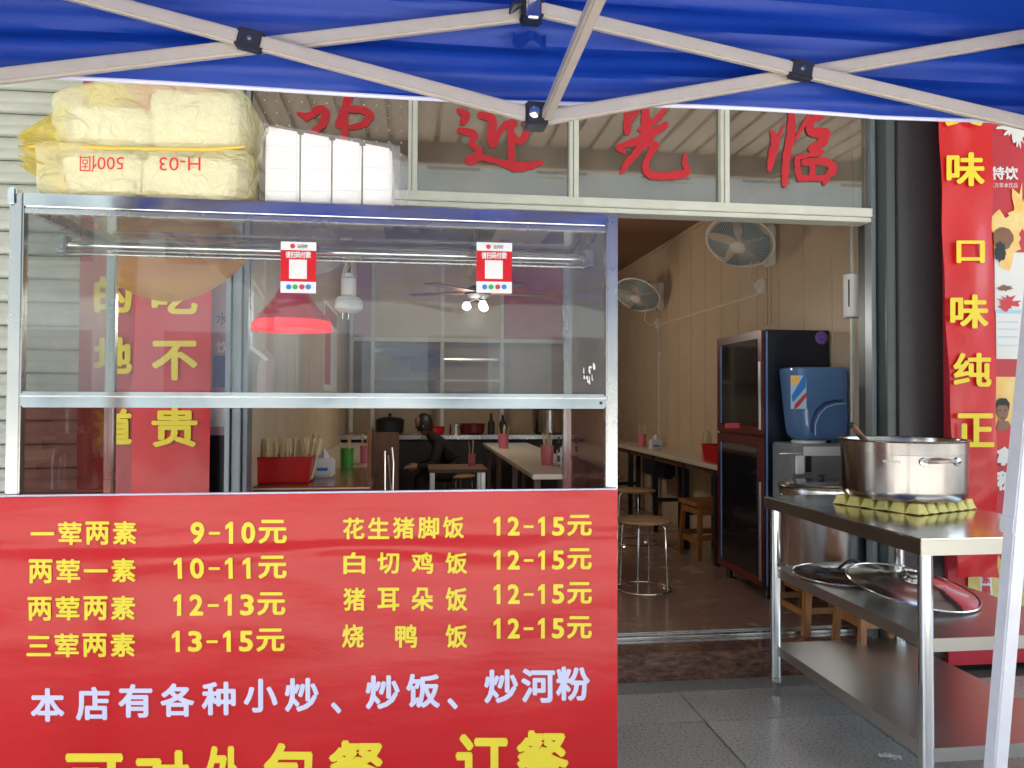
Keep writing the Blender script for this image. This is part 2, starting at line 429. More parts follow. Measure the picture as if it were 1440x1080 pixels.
# arcade awning over the pavement with ribbed soffit
aw = thing('arcade_awning', 'brown ribbed sheet awning over the pavement, seen mirrored in the transom panes', 'awning', (0, -2.4, 0))
ab = MB(); x = -7.0
while x < 9:
    ab.box((x, -2.4, 4.2), (x + .20, 3.19, 4.26)); ab.box((x + .20, -2.4, 4.26), (x + .26, 3.19, 4.30)); x += .26
mk('ribbed_sheet', ab, M['soffit'], aw, kind='stuff', smooth=False)
mk('edge_beam', MB().box((-7, -2.55, 3.95), (9, -2.41, 4.34)), M['soffit'], aw, bevel=.01)
for x in (-5, 6.4): mk('column', MB().box((x, -2.58, 0), (x + .3, -2.3, 3.94)), M['opp'], aw, bevel=.01)
bd2 = thing('opposite_building', 'pale building across the street, seen only as a band in the panes', 'building', (0, -17, 0))
mk('wall', MB().box((-26, -22, 0), (26, -17, 12)), M['opp'], bd2, smooth=False)
for r in range(3):
    for i in range(-7, 7):
        f = mk('window', MB().box((i * 3.4 + .3, -16.999, 1.0 + 3.6 * r), (i * 3.4 + 2.1, -16.93, 3.0 + 3.6 * r)), M['white_alu'], bd2, smooth=False)
        mk('pane', MB().box((i * 3.4 + .38, -16.929, 1.08 + 3.6 * r), (i * 3.4 + 2.02, -16.92, 2.92 + 3.6 * r)), M['oppdark'], f, smooth=False)

# ------------------------------------------------------------------ left neighbour: roller shutter
sh = thing('roller_shutter', 'closed cream roller shutter of narrow slats at the left edge', 'shutter', (-1.9, 3.3, 0))
SX0, SX1 = -3.2, at(122, 300, 3.3).x
slat = MB().prism([(0, 0), (-.012, .006), (-.016, .022), (-.010, .040), (-.007, .046), (-.013, .056), (-.013, .074), (-.004, .090), (0, .0925)], SX0, SX1, 'x')
sm = None
for k in range(30):
    if sm is None:
        s = mk('slat', MB().add([v for v in slat.v], slat.f), M['shutter'], sh, world=False); sm = s.data
        for v in sm.vertices: v.co.x += 1.9
    else:
        s = bpy.data.objects.new('slat', sm); COL.objects.link(s); s.parent = sh
    s.location = (0, 0, .04 + k * .096)

# ------------------------------------------------------------------ shopfront frame and transom
sf = thing('shopfront_frame', 'aluminium shopfront frame with four transom panes and an open doorway', 'shopfront', (.7, FY, 0))
jx0, jx1 = at(1226, 400, FY).x, at(1249, 400, FY).x
for (a, b, yo) in ((jx0, jx0 + .022, 0), (jx0 + .024, jx0 + .034, .02), (jx0 + .036, jx1, -.01)):
    mk('jamb', MB().box((a, FY + yo, .0 if yo <= 0 else FZ), (b, FY + .055, 2.88)), M['blue_alu'], sf, bevel=.002)
kx0, kx1 = at(318, 400, FY).x, at(350, 400, FY).x
w = (kx1 - kx0) / 4
for i in range(4):
    yo = (0, .02, -.01, .012)[i]
    mk('jamb', MB().box((kx0 + i * w, FY + yo, 0), (kx0 + (i + 1) * w - .003, FY + .11, 2.88)), M['blue_alu'], sf, bevel=.002)
ltop, lbot = at(900, 281, FY).z, at(900, 293.5, FY).z
mk('lintel', MB().box((kx1, FY - .012, lbot), (jx0 - .001, FY + .07, ltop)), M['white_alu'], sf, bevel=.003)
mk('lintel_lip', MB().box((kx1, FY + .0, lbot - .022), (jx0 - .001, FY + .09, lbot - .001)), M['white_alu'], sf, bevel=.002)
mull = [at(p, 220, FY).x for p in (581, 808, 1020)]
for x in mull:
    mk('mullion', MB().box((x - .021, FY + .0, ltop + .001), (x - .006, FY + .06, 2.88)), M['white_alu'], sf, bevel=.002)
    mk('mullion', MB().box((x - .004, FY - .006, ltop + .001), (x + .018, FY + .06, 2.88)), M['white_alu'], sf, bevel=.002)
edges = [kx1] + mull + [jx0 - .001]
for i in range(4):
    mk('transom_pane', MB().box((edges[i] + (.019 if i else .001), FY + .030, ltop + .001), (edges[i + 1] - (.022 if i < 3 else .001), FY + .036, 2.88)), M['transom'], sf, smooth=False)
mk('head_rail', MB().box((kx1, FY - .01, 2.881), (jx0 - .001, FY + .08, 2.93)), M['white_alu'], sf)
mk('door_track', MB().box((-.55, 3.302, FZ), (2.05, 3.345, FZ + .014)), M['polish'], sf, bevel=.003)
mk('door_track', MB().box((-.55, 3.35, FZ), (2.05, 3.36, FZ + .02)), M['steel'], sf)
# side light (left of the doorway)
# small white dots in rows on the first pane
dots = MB()
for i in range(13):
    for j in range(5):
        p = at(372 + i * 17.5, 141 + j * 17 + i * .8, FY + .028)
        if i in (3, 4, 5, 6) and j > 0: continue
        if p.x < edges[1] - .03: dots.lathe([(.0001, -.002), (.003, 0), (.0001, .002)], p, 6, Matrix.Rotation(pi / 2, 3, 'X'))
mk('pane_dot', dots, M['white'], sf, kind='stuff')

# brush characters on the panes
BR = [((400, 130), [[(170, 265, 40), (330, 290, 90), (430, 210, 110), (520, 260, 110), (480, 400, 110), (350, 500, 60)], [(180, 270, 40), (290, 340, 60)],
                    [(830, 0, 110), (810, 60, 120), (770, 200, 110), (690, 400, 110)], [(830, 210, 100), (980, 220, 90), (1080, 290, 110), (1000, 400, 90), (850, 440, 70)],
                    [(740, 250, 110), (770, 400, 90), (760, 520, 90), (700, 760, 80), (560, 900, 40)], [(780, 620, 60), (900, 780, 90), (1060, 880, 70)]]),
      ((630, 130), [[(140, 230, 70), (230, 290, 110), (190, 370, 90)], [(150, 480, 80), (260, 500, 100), (340, 540, 90), (300, 650, 80), (400, 740, 90), (290, 860, 110)],
                    [(270, 860, 120), (420, 820, 90), (650, 880, 80), (850, 940, 130), (1000, 930, 110), (1180, 890, 60)],
                    [(420, 290, 100), (560, 340, 110), (540, 560, 110), (570, 650, 110)], [(570, 640, 110), (650, 500, 80), (740, 400, 90), (830, 400, 100)],
                    [(800, 380, 90), (800, 560, 90), (805, 850, 80)], [(830, 540, 60), (900, 620, 90), (970, 560, 90), (1000, 450, 90), (960, 380, 60)]]),
      ((850, 140), [[(290, 100, 60), (290, 170, 70), (290, 330, 110), (290, 410, 80)], [(520, 20, 90), (520, 150, 100), (530, 350, 130), (540, 520, 170)],
                    [(760, 130, 60), (720, 180, 70), (620, 280, 80), (450, 380, 60)], [(770, 320, 90), (650, 400, 100), (480, 500, 120), (300, 560, 90), (160, 610, 50), (250, 660, 60)],
                    [(420, 120, 70), (330, 250, 60)], [(480, 560, 120), (400, 680, 90), (300, 790, 90), (220, 920, 50)],
                    [(640, 580, 110), (560, 720, 80), (520, 850, 90), (580, 950, 100), (750, 970, 100), (950, 950, 110), (1050, 920, 80), (1020, 800, 70), (1020, 680, 30)]]),
      ((1060, 145), [[(230, 360, 50), (270, 480, 110), (230, 680, 100), (200, 840, 60)], [(480, 60, 80), (480, 150, 90), (470, 400, 110), (420, 650, 100), (400, 900, 90), (395, 1030, 70)],
                     [(380, 290, 30), (320, 420, 40)], [(700, 170, 60), (600, 330, 50), (540, 440, 40)],
                     [(870, 110, 90), (850, 160, 90), (740, 220, 90), (720, 370, 100), (900, 370, 130), (860, 500, 120), (720, 580, 80), (840, 620, 100), (720, 650, 60), (560, 690, 60)],
                     [(550, 700, 70), (560, 850, 80), (590, 970, 70)], [(640, 750, 80), (900, 740, 100), (1010, 830, 100), (930, 930, 90), (900, 1010, 60)],
                     [(600, 950, 80), (920, 950, 80)], [(740, 770, 80), (740, 950, 70)]])]
for (ox, oy), strokes in BR:
    b = MB(); q = 0
    for st_ in strokes:
        pts = []
        for i in range(len(st_) - 1):          # catmull-rom through the brush points
            p = [Vector(st_[max(0, min(len(st_) - 1, i + k))]) for k in (-1, 0, 1, 2)]
            for s in range(5):
                t = s / 5
                pts.append(.5 * ((2 * p[1]) + (p[2] - p[0]) * t + (2 * p[0] - 5 * p[1] + 4 * p[2] - p[3]) * t * t + (3 * p[1] - p[0] - 3 * p[2] + p[3]) * t ** 3))
        pts.append(Vector(st_[-1])); L = []; Rr = []
        for i, c in enumerate(pts):
            d = (pts[min(i + 1, len(pts) - 1)] - pts[max(i - 1, 0)]); d = Vector((d.x, d.y)).normalized(); nrm = Vector((-d.y, d.x))
            wob = 1 + .10 * sin(i * 1.7 + q)
            for arr, sg in ((L, 1), (Rr, -1)): arr.append((c.x + nrm.x * sg * c.z / 2 * wob, c.y + nrm.y * sg * c.z / 2 * wob))
        yy = FY + .024 - q * .0003; q += 1
        P = lambda a, i: at(ox + a[0] / 9, oy + a[1] / 9, yy - i * .000007)
        b.add([P(a, i) for i, a in enumerate(L)] + [P(a, i) for i, a in enumerate(Rr)], [(i, i + 1, len(L) + i + 1, len(L) + i) for i in range(len(L) - 1)])
        for e, c in ((0, pts[0]), (1, pts[-1])):
            b.add([at(ox + (c.x + c.z / 2 * cos(a * pi / 6)) / 9, oy + (c.y + c.z / 2 * sin(a * pi / 6)) / 9, yy - .00012 * (e + 1)) for a in range(12)], [tuple(range(12))])
    mk('brush_character', b, M['brush'], sf, smooth=False)

# poster on the side glass left of the door
sg = thing('side_light', 'dark glazed panel beside the left jamb, behind the pale lavender poster', 'window', (-.78, FY, 0))
mk('pane', MB().box((at(285, 400, 3.26).x, 3.26, 0), (kx0 - .001, 3.275, 2.88)), M['cabside'], sg, smooth=False)
ps = thing('drink_poster', 'pale lavender and pink poster with blue print beside the left jamb', 'poster', (-.79, 3.24, 1.2))
mk('sheet', rect(291, 296, 326, 612, 3.24, .003), M['pinkposter'], ps, smooth=False)
for i, (c, y0) in enumerate((('酒', 315), ('水', 440), ('饮', 480))):
    letter(c, M['navy'] if i != 2 else M['posterwhite'], ps, 3.237, (304, y0, 321, y0 + 17), .01)
mk('picture', rect(300, 500, 322, 545, 3.238, .001), M['navy'], ps, smooth=False)
mk('picture', rect(296, 572, 322, 600, 3.238, .001), M['posterwhite'], ps, smooth=False)

# ------------------------------------------------------------------ vertical banners
def wavy_sheet(px0, pyt, px1, pyb, Y, amp=.006, seed=0, skew=0., th=.002):
    a = at(px0, pyt, Y); b = at(px1, pyb, Y)
    return MB().grid(lambda u, v: (a.x + (b.x - a.x) * u + skew * v, Y - amp * (sin(u * 9 + seed) * cos(v * 7 + seed * 2) + .5 * sin(v * 23 + seed)), a.z + (b.z - a.z) * v), 14, 60)


bl = thing('left_couplet_banner', 'red vertical banner reading 好吃不贵 in yellow, behind the cart glass', 'banner', (-.95, 3.19, 1.2))
mk('cloth', wavy_sheet(194, 40, 293, 790, 3.17, .004, 1), M['banner2'], bl, solid=.002)
for c, yc in (('好', 322), ('吃', 414), ('不', 507), ('贵', 601)):
    h = 28; letter(c, M['yellow'], bl, 3.158, (246 - 33, yc - h, 246 + 32, yc + h), .026)
bl2 = thing('outer_couplet_banner', 'faded pinkish red banner with yellow characters, left of the red one', 'banner', (-1.2, 3.2, 1.2))
mk('cloth', wavy_sheet(118, 40, 193.5, 790, 3.19, .004, 3), M['pinkred'], bl2, solid=.002)
for c, yc in (('味', 322), ('的', 414), ('地', 500), ('道', 600)):
    letter(c, M['yellow'], bl2, 3.178, (132, yc - 26, 186, yc + 26), .035)
mk('star_print', MB().add([Vector((p.x, 3.18, p.z)) for p in (at(150 + (26 if i % 2 else 44) * cos(i * pi / 6 + .2), 132 + (20 if i % 2 else 30) * sin(i * pi / 6 + .2), 3.18) for i in range(12))], [tuple(range(12))]), M['yellow'], bl2, smooth=False)

br = thing('right_couplet_banner', 'long red vertical banner reading 美味口味纯正 in yellow, right of the black pillar', 'banner', (2.4, 3.0, 1.2))
a0 = at(1320, 160, 3.0); a1 = at(1345, 812, 3.0); b0 = at(1394, 160, 3.0); b1 = at(1404, 812, 3.0)
def ban(u, v, yo=0):
    L = a0.lerp(a1, v); Rr = b0.lerp(b1, v); p = L.lerp(Rr, u)
    wr_ = .006 * sin(u * 7 + v * 3) * cos(v * 9) + (.012 * sin(v * 60 + u * 3) * max(0, v - .72) / .28)
    return Vector((p.x, 3.0 - wr_ + .004 * sin(v * 31) + yo, p.z))
mk('cloth', MB().grid(lambda u, v: ban(u, v * 1.15 - .15), 12, 90), M['banner2'], br, solid=.002)
for c, yc, dx in (('美', 153, 0), ('味', 238, 0), ('口', 354, 4), ('味', 438, 0), ('纯', 520, 2), ('正', 605, 4)):
    h = 24 if c != '口' else 16; wd = 27 if c != '口' else 20
    xc = 1358 + (yc - 238) * .026 + dx
    letter(c, M['yellow'], br, 2.985, (xc - wd, yc - h, xc + wd, yc + h), .026)

# pillar
pl = thing('granite_pillar', 'dark grey-black pillar between the door jamb and the red banner', 'pillar', (2.27, 3.1, 0))
px0, px1 = at(1250, 400, 3.12).x, at(1330, 400, 3.12).x
mk('pillar_face', MB().box((px0 + .045, 3.12, .0), (px1, 3.355, 2.98)), M['granite'], pl, bevel=.003)
mk('pillar_left_strip', MB().box((px0, 3.135, .0), (px0 + .044, 3.355, 2.98)), mat('grey_green_strip', (.10, .12, .12), .35, .4, 6, .2), pl, bevel=.002)  # paler grey-green strip in place of a gradient across the pillar's left part

# posters to the right
rp = thing('sports_drink_poster', 'tall red drink poster with flaming football, half behind the tent leg', 'poster', (2.9, 3.08, 0))
QY = 3.10
PX0 = at(1330, 400, QY).x; PXA = at(1388, 400, QY).x
mk('sheet', MB().box((PX0, QY, .02), (4.6, QY + .25, 2.9)), M['posterred'], rp, smooth=False)
mk('picture', rect(1399, 355, 1470, 438, QY - .003, .002), M['posterwhite'], rp, smooth=False)
mk('picture', rect(1401, 438, 1470, 505, QY - .003, .002), M['posterwhite'], rp, smooth=False)
mk('print_band', rect(1400, 436, 1470, 441, QY - .005, .001), M['paleblue'], rp, smooth=False)
for yy in (452, 462, 473, 485): mk('print_line', rect(1404, yy, 1432, yy + 1.5, QY - .005, .001), M['paleblue'], rp, smooth=False)
def blob(cx, cy, rx, ry, Y, m, nm, parent, n=26, j=.35, seed=0):
    rnd = random.Random(seed); pts = []
    for i in range(n):
        r = 1 + rnd.uniform(-j, j); pts.append(at(cx + rx * r * cos(2 * pi * i / n), cy + ry * r * sin(2 * pi * i / n), Y))
    cc = at(cx, cy, Y)
    return mk(nm, MB().add([cc] + pts, [(0, i + 1, (i + 1) % n + 1) for i in range(n)]), m, parent, smooth=False)
blob(1416, 335, 24, 36, QY - .005, M['flame'], 'flame_print', rp, seed=4)
blob(1435, 300, 14, 30, QY - .006, M['flame'], 'flame_print', rp, seed=7, j=.5)
blob(1411, 335, 14, 16, QY - .008, M['handle'], 'football_print', rp, j=.05, seed=2)
blob(1407, 354, 8, 14, QY - .010, M['black'], 'football_print', rp, j=.15, seed=3)
blob(1424, 178, 17, 15, QY - .006, M['posterwhite'], 'splash_print', rp, n=40, j=.5, seed=5)
blob(1432, 190, 8, 16, QY - .0065, M['posterwhite'], 'splash_print', rp, n=30, j=.4, seed=9)
blob(1413, 405, 11, 4, QY - .007, M['handle'], 'leaf_print', rp, j=.3, seed=8)
blob(1418, 426, 14, 10, QY - .008, M['icred'], 'flame_print', rp, j=.5, seed=12)
letter('特饮', M['posterwhite'], rp, QY - .008, (1394, 234, 1432, 253), .03)
letter('东方草本饮品', M['posterwhite'], rp, QY - .008, (1392, 257, 1431, 264), .0)
# footballer print: a generic player in a red shirt
mk('gold_frame_print', rect(1400, 530, 1440, 600, QY - .004, .001), M['flame'], rp, smooth=False)
pp = MB()
P = lambda x, y, d=0: at(x, y, QY - .008 - d)
def poly(pts, m, nm, d=0.):
    return mk(nm, MB().add([P(x, y, d) for x, y in pts], [tuple(range(len(pts)))]), m, rp, smooth=False)
poly([(1401, 604), (1404, 590), (1409, 598), (1420, 596), (1424, 604), (1424, 640), (1398, 640)], M['banner2'], 'shirt_print')
poly([(1401, 604), (1405, 592), (1418, 592), (1421, 600), (1411, 606)], M['skin'], 'neck_print', .001)
poly([(1401, 575), (1403, 568), (1410, 563), (1417, 567), (1419, 576), (1417, 586), (1411, 594), (1405, 588), (1402, 582)], M['skin'], 'face_print', .002)
poly([(1400, 576), (1400, 567), (1406, 560), (1415, 560), (1420, 567), (1419, 577), (1416, 570), (1404, 570)], M['hair'], 'hair_print', .003)
for ex in (1406, 1414): poly([(ex - 1.7, 576), (ex + 1.7, 576), (ex + 1.7, 577.5), (ex - 1.7, 577.5)], M['hair'], 'brow_print', .004)
poly([(1407, 587), (1413, 587), (1410, 588.6)], M['hair'], 'mouth_print', .004)
letter('拿', M['posterwhite'], rp, QY - .012, (1401, 628, 1424, 655), .05)
letter('积', M['posterwhite'], rp, QY - .012, (1401, 662, 1424, 690), .05)
letter('奖', M['posterwhite'], rp, QY - .012, (1436, 640, 1462, 690), .05)
# printed cans low on the poster
for i, cx in enumerate((1385, 1452)):
    poly([(cx - 25, 862), (cx - 23, 800), (cx - 18, 786), (cx - 15, 779), (cx + 18, 779), (cx + 23, 788), (cx + 26, 862)], M['gold'], 'can_print', .002)
    poly([(cx - 3, 862), (cx - 8, 810), (cx + 1, 795), (cx + 9, 810), (cx + 14, 862)], M['posterwhite'], 'can_label_print', .003)
    poly([(cx + 1, 797), (cx + 5, 806), (cx + 1, 803), (cx - 3, 806)], M['icgreen'], 'can_crest_print', .004)
    letter('东', M['icred'], rp, QY - .014, (cx - 4, 809, cx + 8, 821), .04)
    letter('鹏', M['icred'], rp, QY - .014, (cx - 4, 823, cx + 8, 836), .04)
    poly([(cx - 4, 838), (cx + 9, 838), (cx + 9, 842), (cx - 4, 842)], M['navy'], 'can_label_print', .004)
poly([(1366, 862), (1371, 826), (1377, 862)], M['icred'], 'can_print', .004)

# ------------------------------------------------------------------ food cart
CY = 1.85; BYc = 2.40
cx0, cx1 = at(10, 690, CY).x, at(869, 690, CY).x
CL = -.915; CR = cx1
ctz = 1.657; cbz = .962
ct = thing('food_cart', 'stainless steel glazed food cart with a red price banner, parked before the doorway', 'food cart', ((CL + CR) / 2, 2.1, 0))
pw = .030
zf = at(400, 563, CY).z          # middle rail
for (x, y) in ((CL, CY), (CR - pw, CY)):
    mk('post', MB().box((x, y + .001, .05), (x + pw, y + pw, ctz)), M['steel'], ct, bevel=.0035)
for x in (CL + .001, CR - pw * .9 - .001):
    mk('post', MB().box((x, BYc, .05), (x + pw * .9, BYc + pw * .9, ctz - .002)), M['steel'], ct, bevel=.0035)
mk('top_rail', MB().box((CL + pw + .001, CY - .002, ctz - .034), (CR - pw - .001, CY + pw, ctz)), M['polish'], ct, bevel=.004)
mk('rail_trim', MB().box((CL + pw + .002, CY + .002, ctz - .046), (CR - pw - .002, CY + .012, ctz - .0345)), M['steel'], ct, bevel=.001)
mk('corner_cap', MB().box((CL - .003, CY - .003, ctz - .03), (CL + .016, CY + .034, ctz + .012)), M['polish'], ct, bevel=.004)
mk('middle_rail', MB().box((CL + pw + .001, CY - .004, zf - .018), (CR - pw - .001, CY + .026, zf + .018)), M['polish'], ct, bevel=.004)
mk('middle_rail_groove', MB().box((CL + pw + .002, CY - .006, zf + .006), (CR - pw - .002, CY - .0045, zf + .009)), M['dullsteel'], ct)
mk('back_rail', MB().tube([(CL + .03, BYc + .012, ctz - .012), (CR - .03, BYc + .012, ctz - .012)], .016, 14), M['polish'], ct)
mk('back_rail', MB().tube([(CL + .03, BYc - .03, ctz - .032), (CR - .03, BYc - .03, ctz - .032)], .008, 10), M['steel'], ct)
for x in (CL + .012, CR - .014):
    mk('side_rail', MB().box((x - .011, CY + pw + .001, ctz - .03), (x + .011, BYc - .001, ctz - .002)), M['steel'], ct, bevel=.002)
    mk('side_rail', MB().box((x - .011, CY + pw + .001, zf - .012), (x + .011, BYc - .001, zf + .012)), M['steel'], ct, bevel=.002)
mk('hanging_rod', MB().tube([(CL + .03, 2.05, 1.578), (CR - .03, 2.05, 1.578)], .0115, 16), M['polish'], ct)
mk('hanging_rod', MB().tube([(CL + .03, 2.072, 1.560), (CR - .03, 2.072, 1.560)], .0045, 8), M['steel'], ct)
for x in (CL + .018, CR - .045): mk('rod_bracket', MB().box((x, 2.03, 1.555), (x + .026, 2.08, 1.60)), M['steel'], ct, bevel=.004)
mk('roof_sheet', MB().box((CL + .026, CY + .032, ctz - .006), (CR - .03, BYc - .005, ctz - .003)),
   glass('roof_glass', (.8, .8, .78), .04, 1.0, .06, (.4, .4, .45), .01), ct)
mk('front_pane', MB().box((CL + pw, CY + .012, zf + .019), (CR - pw, CY + .016, ctz - .036)), M['cartglass'], ct, smooth=False)
mk('side_pane', MB().box((CL + .010, CY + pw + .003, zf + .014), (CL + .014, BYc - .003, ctz - .032)), M['sidepane'], ct, smooth=False)
mk('side_pane', MB().box((CR - .016, CY + pw + .003, zf + .014), (CR - .012, BYc - .003, ctz - .032)), M['sidepane'], ct, smooth=False)
mk('side_pane', MB().box((CL + .010, CY + pw + .003, .80), (CL + .014, BYc - .003, zf - .014)), M['sideglass'], ct, smooth=False)
mk('side_pane', MB().box((CR - .016, CY + pw + .003, .80), (CR - .012, BYc - .003, zf - .014)), M['sideglass'], ct, smooth=False)
mk('banner_rail', MB().box((CL + pw + .001, CY + .002, cbz - .03), (CR - pw - .001, CY + .02, cbz)), M['steel'], ct, bevel=.002)
mk('worktop', MB().box((CL - .0, CY + .004, .77), (CR, BYc + .03, .80)), M['dullsteel'], ct, bevel=.003)
mk('bin_well', MB().box((CL + .2, CY + .12, .80), (CR - .3, BYc - .1, .806)), M['steel'], ct, bevel=.002)
mk('lower_body', MB().box((CL + .004, CY + .006, .08), (CR - .004, BYc + .02, .769)), M['dullsteel'], ct)
for x in (CL + .015, CR - .015):
    for y in (CY + .04, BYc):
        mk('caster', MB().tube([(x - .012, y, .04), (x + .012, y, .04)], .04, 14), M['black'], ct)
# little hinge and lock, rivets
for z in (.99, 1.02, 1.05): mk('hinge', MB().tube([(CR - .045, BYc - .004, z), (CR - .045, BYc - .004, z + .02)], .004, 8), M['black'], ct)
mk('rivet', MB().lathe([(.0001, -.002), (.004, -.001), (.004, 0)], (CR - .045, CY - .005, zf - .004), 10, Matrix.Rotation(-pi / 2, 3, 'X')), M['black'], ct)

rs_ = MB(); rnd = random.Random(17)
for i in range(16):
    x = 820 + rnd.uniform(0, 16); y_ = 505 + rnd.uniform(0, 30); h_ = rnd.uniform(3, 11); w_ = rnd.uniform(.6, 1.6)
    rs_.add([at(x, y_, CY + .0112 - i * .00003), at(x + w_, y_ + 1, CY + .0112 - i * .00003), at(x + w_ * 1.4, y_ + h_, CY + .0112 - i * .00003), at(x - .4, y_ + h_ * .9, CY + .0112 - i * .00003)], [(0, 1, 2, 3)])
mk('tape_residue', rs_, M['tissue'], ct, smooth=False)
# price banner hung on the cart front
pb = thing('price_banner', 'glossy red price banner on the cart front with yellow dish and price lines', 'banner', ((CL + CR) / 2, CY - .01, .4))
bx0, bx1 = at(-14, 900, CY - .012).x, at(868, 900, CY - .012).x
def prel(u, v):
    return .0040 * sin(u * 5 + 1) * sin(v * 5 + .5) + .0034 * math.exp(-((v - .150 - .014 * sin(u * 9)) / .020) ** 2) * (.3 + .7 * sin(u * 3) ** 2) \
        - .0022 * math.exp(-((v - .118 - .008 * sin(u * 6)) / .014) ** 2) + .0016 * sin(v * 34 + 3 * sin(u * 6)) * math.exp(-((v - .2) / .14) ** 2) \
        + .0030 * math.exp(-(((u - .82 + (v - .3) * .4) / .05) ** 2)) * (1 - v) + .002 * sin(u * 16 + v * 9) * v
def pban(u, v):
    return (bx0 + (bx1 - bx0) * u, CY - .014 - prel(u, v), cbz + .004 - v * .93)
def on_banner(x, z): return CY - .0165 - prel((x - bx0) / (bx1 - bx0), (cbz + .004 - z) / .93)
bansh = mk('cloth', MB().grid(pban, 60, 120), M['banner'], pb, solid=.0015)
mk('top_hem', MB().box((bx0, CY - .0125, cbz + .0045), (bx1, CY - .002, cbz + .008)), M['wprint'], pb)
LY = CY - .0195
rows = [('一荤两素', (42, 733, 196, 767)), ('9-10元', (266, 730, 403, 766)), ('花生猪脚饭', (481, 727, 657, 759)), ('12-15元', (691, 723, 833, 755)),
        ('两荤一素', (40, 785, 195, 820)), ('10-11元', (241, 780, 403, 815)), ('12-15元', (691, 770, 833, 803)),
        ('两荤两素', (38, 838, 194, 873)), ('12-13元', (240, 832, 401, 867)), ('12-15元', (691, 818, 833, 851)),
        ('三荤两素', (36, 890, 194, 925)), ('13-15元', (238, 883, 400, 918)), ('12-15元', (691, 866, 833, 900))]
for s, bxp in rows:
    if '-' in s:
        # digits one by one so that they keep the wide setting of the print
        n = len(s); x0, y0, x1, y1 = bxp; L = x1 - x0; wd = []
        for c in s: wd.append(.72 if c == '-' else (1.35 if c == '元' else .82))
        tot = sum(wd); xx = x0
        for c, w_ in zip(s, wd):
            cw = L * w_ / tot; yt = y0 + 1; yb = y1 - 1
            if c == '-': letter('-', M['yellow'], pb, LY, (xx + cw * .12, (y0 + y1) / 2, xx + cw * .85, (y0 + y1) / 2 + 4), .02, yfn=on_banner)
            elif c == '1':
                X_ = lambda f: xx + cw * f; Y_ = lambda f: yt + 3 + (yb - yt - 3) * f
                pts_ = [(X_(.36), Y_(1)), (X_(.36), Y_(.27)), (X_(.16), Y_(.36)), (X_(.16), Y_(.18)), (X_(.42), Y_(0)), (X_(.60), Y_(0)), (X_(.60), Y_(1))]
                mk('lettering', MB().add([Vector((w_p.x, on_banner(w_p.x, w_p.z), w_p.z)) for w_p in (at(q[0], q[1], LY) for q in pts_)], [tuple(range(7))]), M['yellow'], pb, smooth=False)
            elif c == '元': letter(c, M['yellow'], pb, LY, (xx + cw * .02, yt, xx + cw, yb), .028, yfn=on_banner)
            else: letter(c, M['yellow'], pb, LY, (xx + cw * .06, yt + 3, xx + cw * .86, yb), .030, yfn=on_banner)
            xx += cw
    else:
        x0, y0, x1, y1 = bxp; n = len(s); p = (x1 - x0) / n
        for i, c in enumerate(s):
            dy = -1.6 * i / n
            if c == '一': letter(c, M['yellow'], pb, LY, (x0 + p * i + 1, (y0 + y1) / 2 - 2 + dy, x0 + p * (i + 1) - 4, (y0 + y1) / 2 + 3 + dy), .03, yfn=on_banner)
            elif c == '三': letter(c, M['yellow'], pb, LY, (x0 + p * i + 1, y0 + 4 + dy, x0 + p * (i + 1) - 4, y1 + dy - 2), .028, yfn=on_banner)
            else: letter(c, M['yellow'], pb, LY, (x0 + p * i + 1, y0 + dy + 1, x0 + p * (i + 1) - 4, y1 + dy), .024, yfn=on_banner)
for s, y0, y1 in (('白切鸡饭', 776, 808), ('猪耳朵饭', 826, 860), ('烧鸭饭', 878, 912)):
    xs = (498, 546, 594, 642) if len(s) == 4 else (496, 571, 642)
    for c, xc in zip(s, xs): letter(c, M['yellow'], pb, LY, (xc - 15.5, y0 + 1, xc + 15.5, y1), .024, yfn=on_banner)
wch = [('本', 66, 992), ('店', 130, 990), ('有', 190, 986), ('各', 249, 985), ('种', 307, 983), ('小', 366, 979), ('炒', 424, 978),
       ('炒', 538, 974), ('饭', 595, 972), ('炒', 705, 966), ('河', 757, 965), ('粉', 806, 962)]
for c, xc, yc in wch: letter(c, M['wprint'], pb, LY, (xc - 24, yc - 24, xc + 24, yc + 24), .028, yfn=on_banner)
for xc, yc in ((472, 996), (636, 990)): letter('、', M['wprint'], pb, LY, (xc - 7, yc - 8, xc + 8, yc + 8), .03, yfn=on_banner)
for c, xa, xb, yt in (('可', 91, 172, 1060), ('对', 188, 265, 1056), ('外', 285, 345, 1050), ('包', 370, 446, 1045), ('餐', 462, 543, 1041), ('订', 641, 714, 1032), ('餐', 726, 800, 1027)):
    letter(c, M['yellow'], pb, LY, (xa, yt, xb, yt + 84), .030, yfn=on_banner)

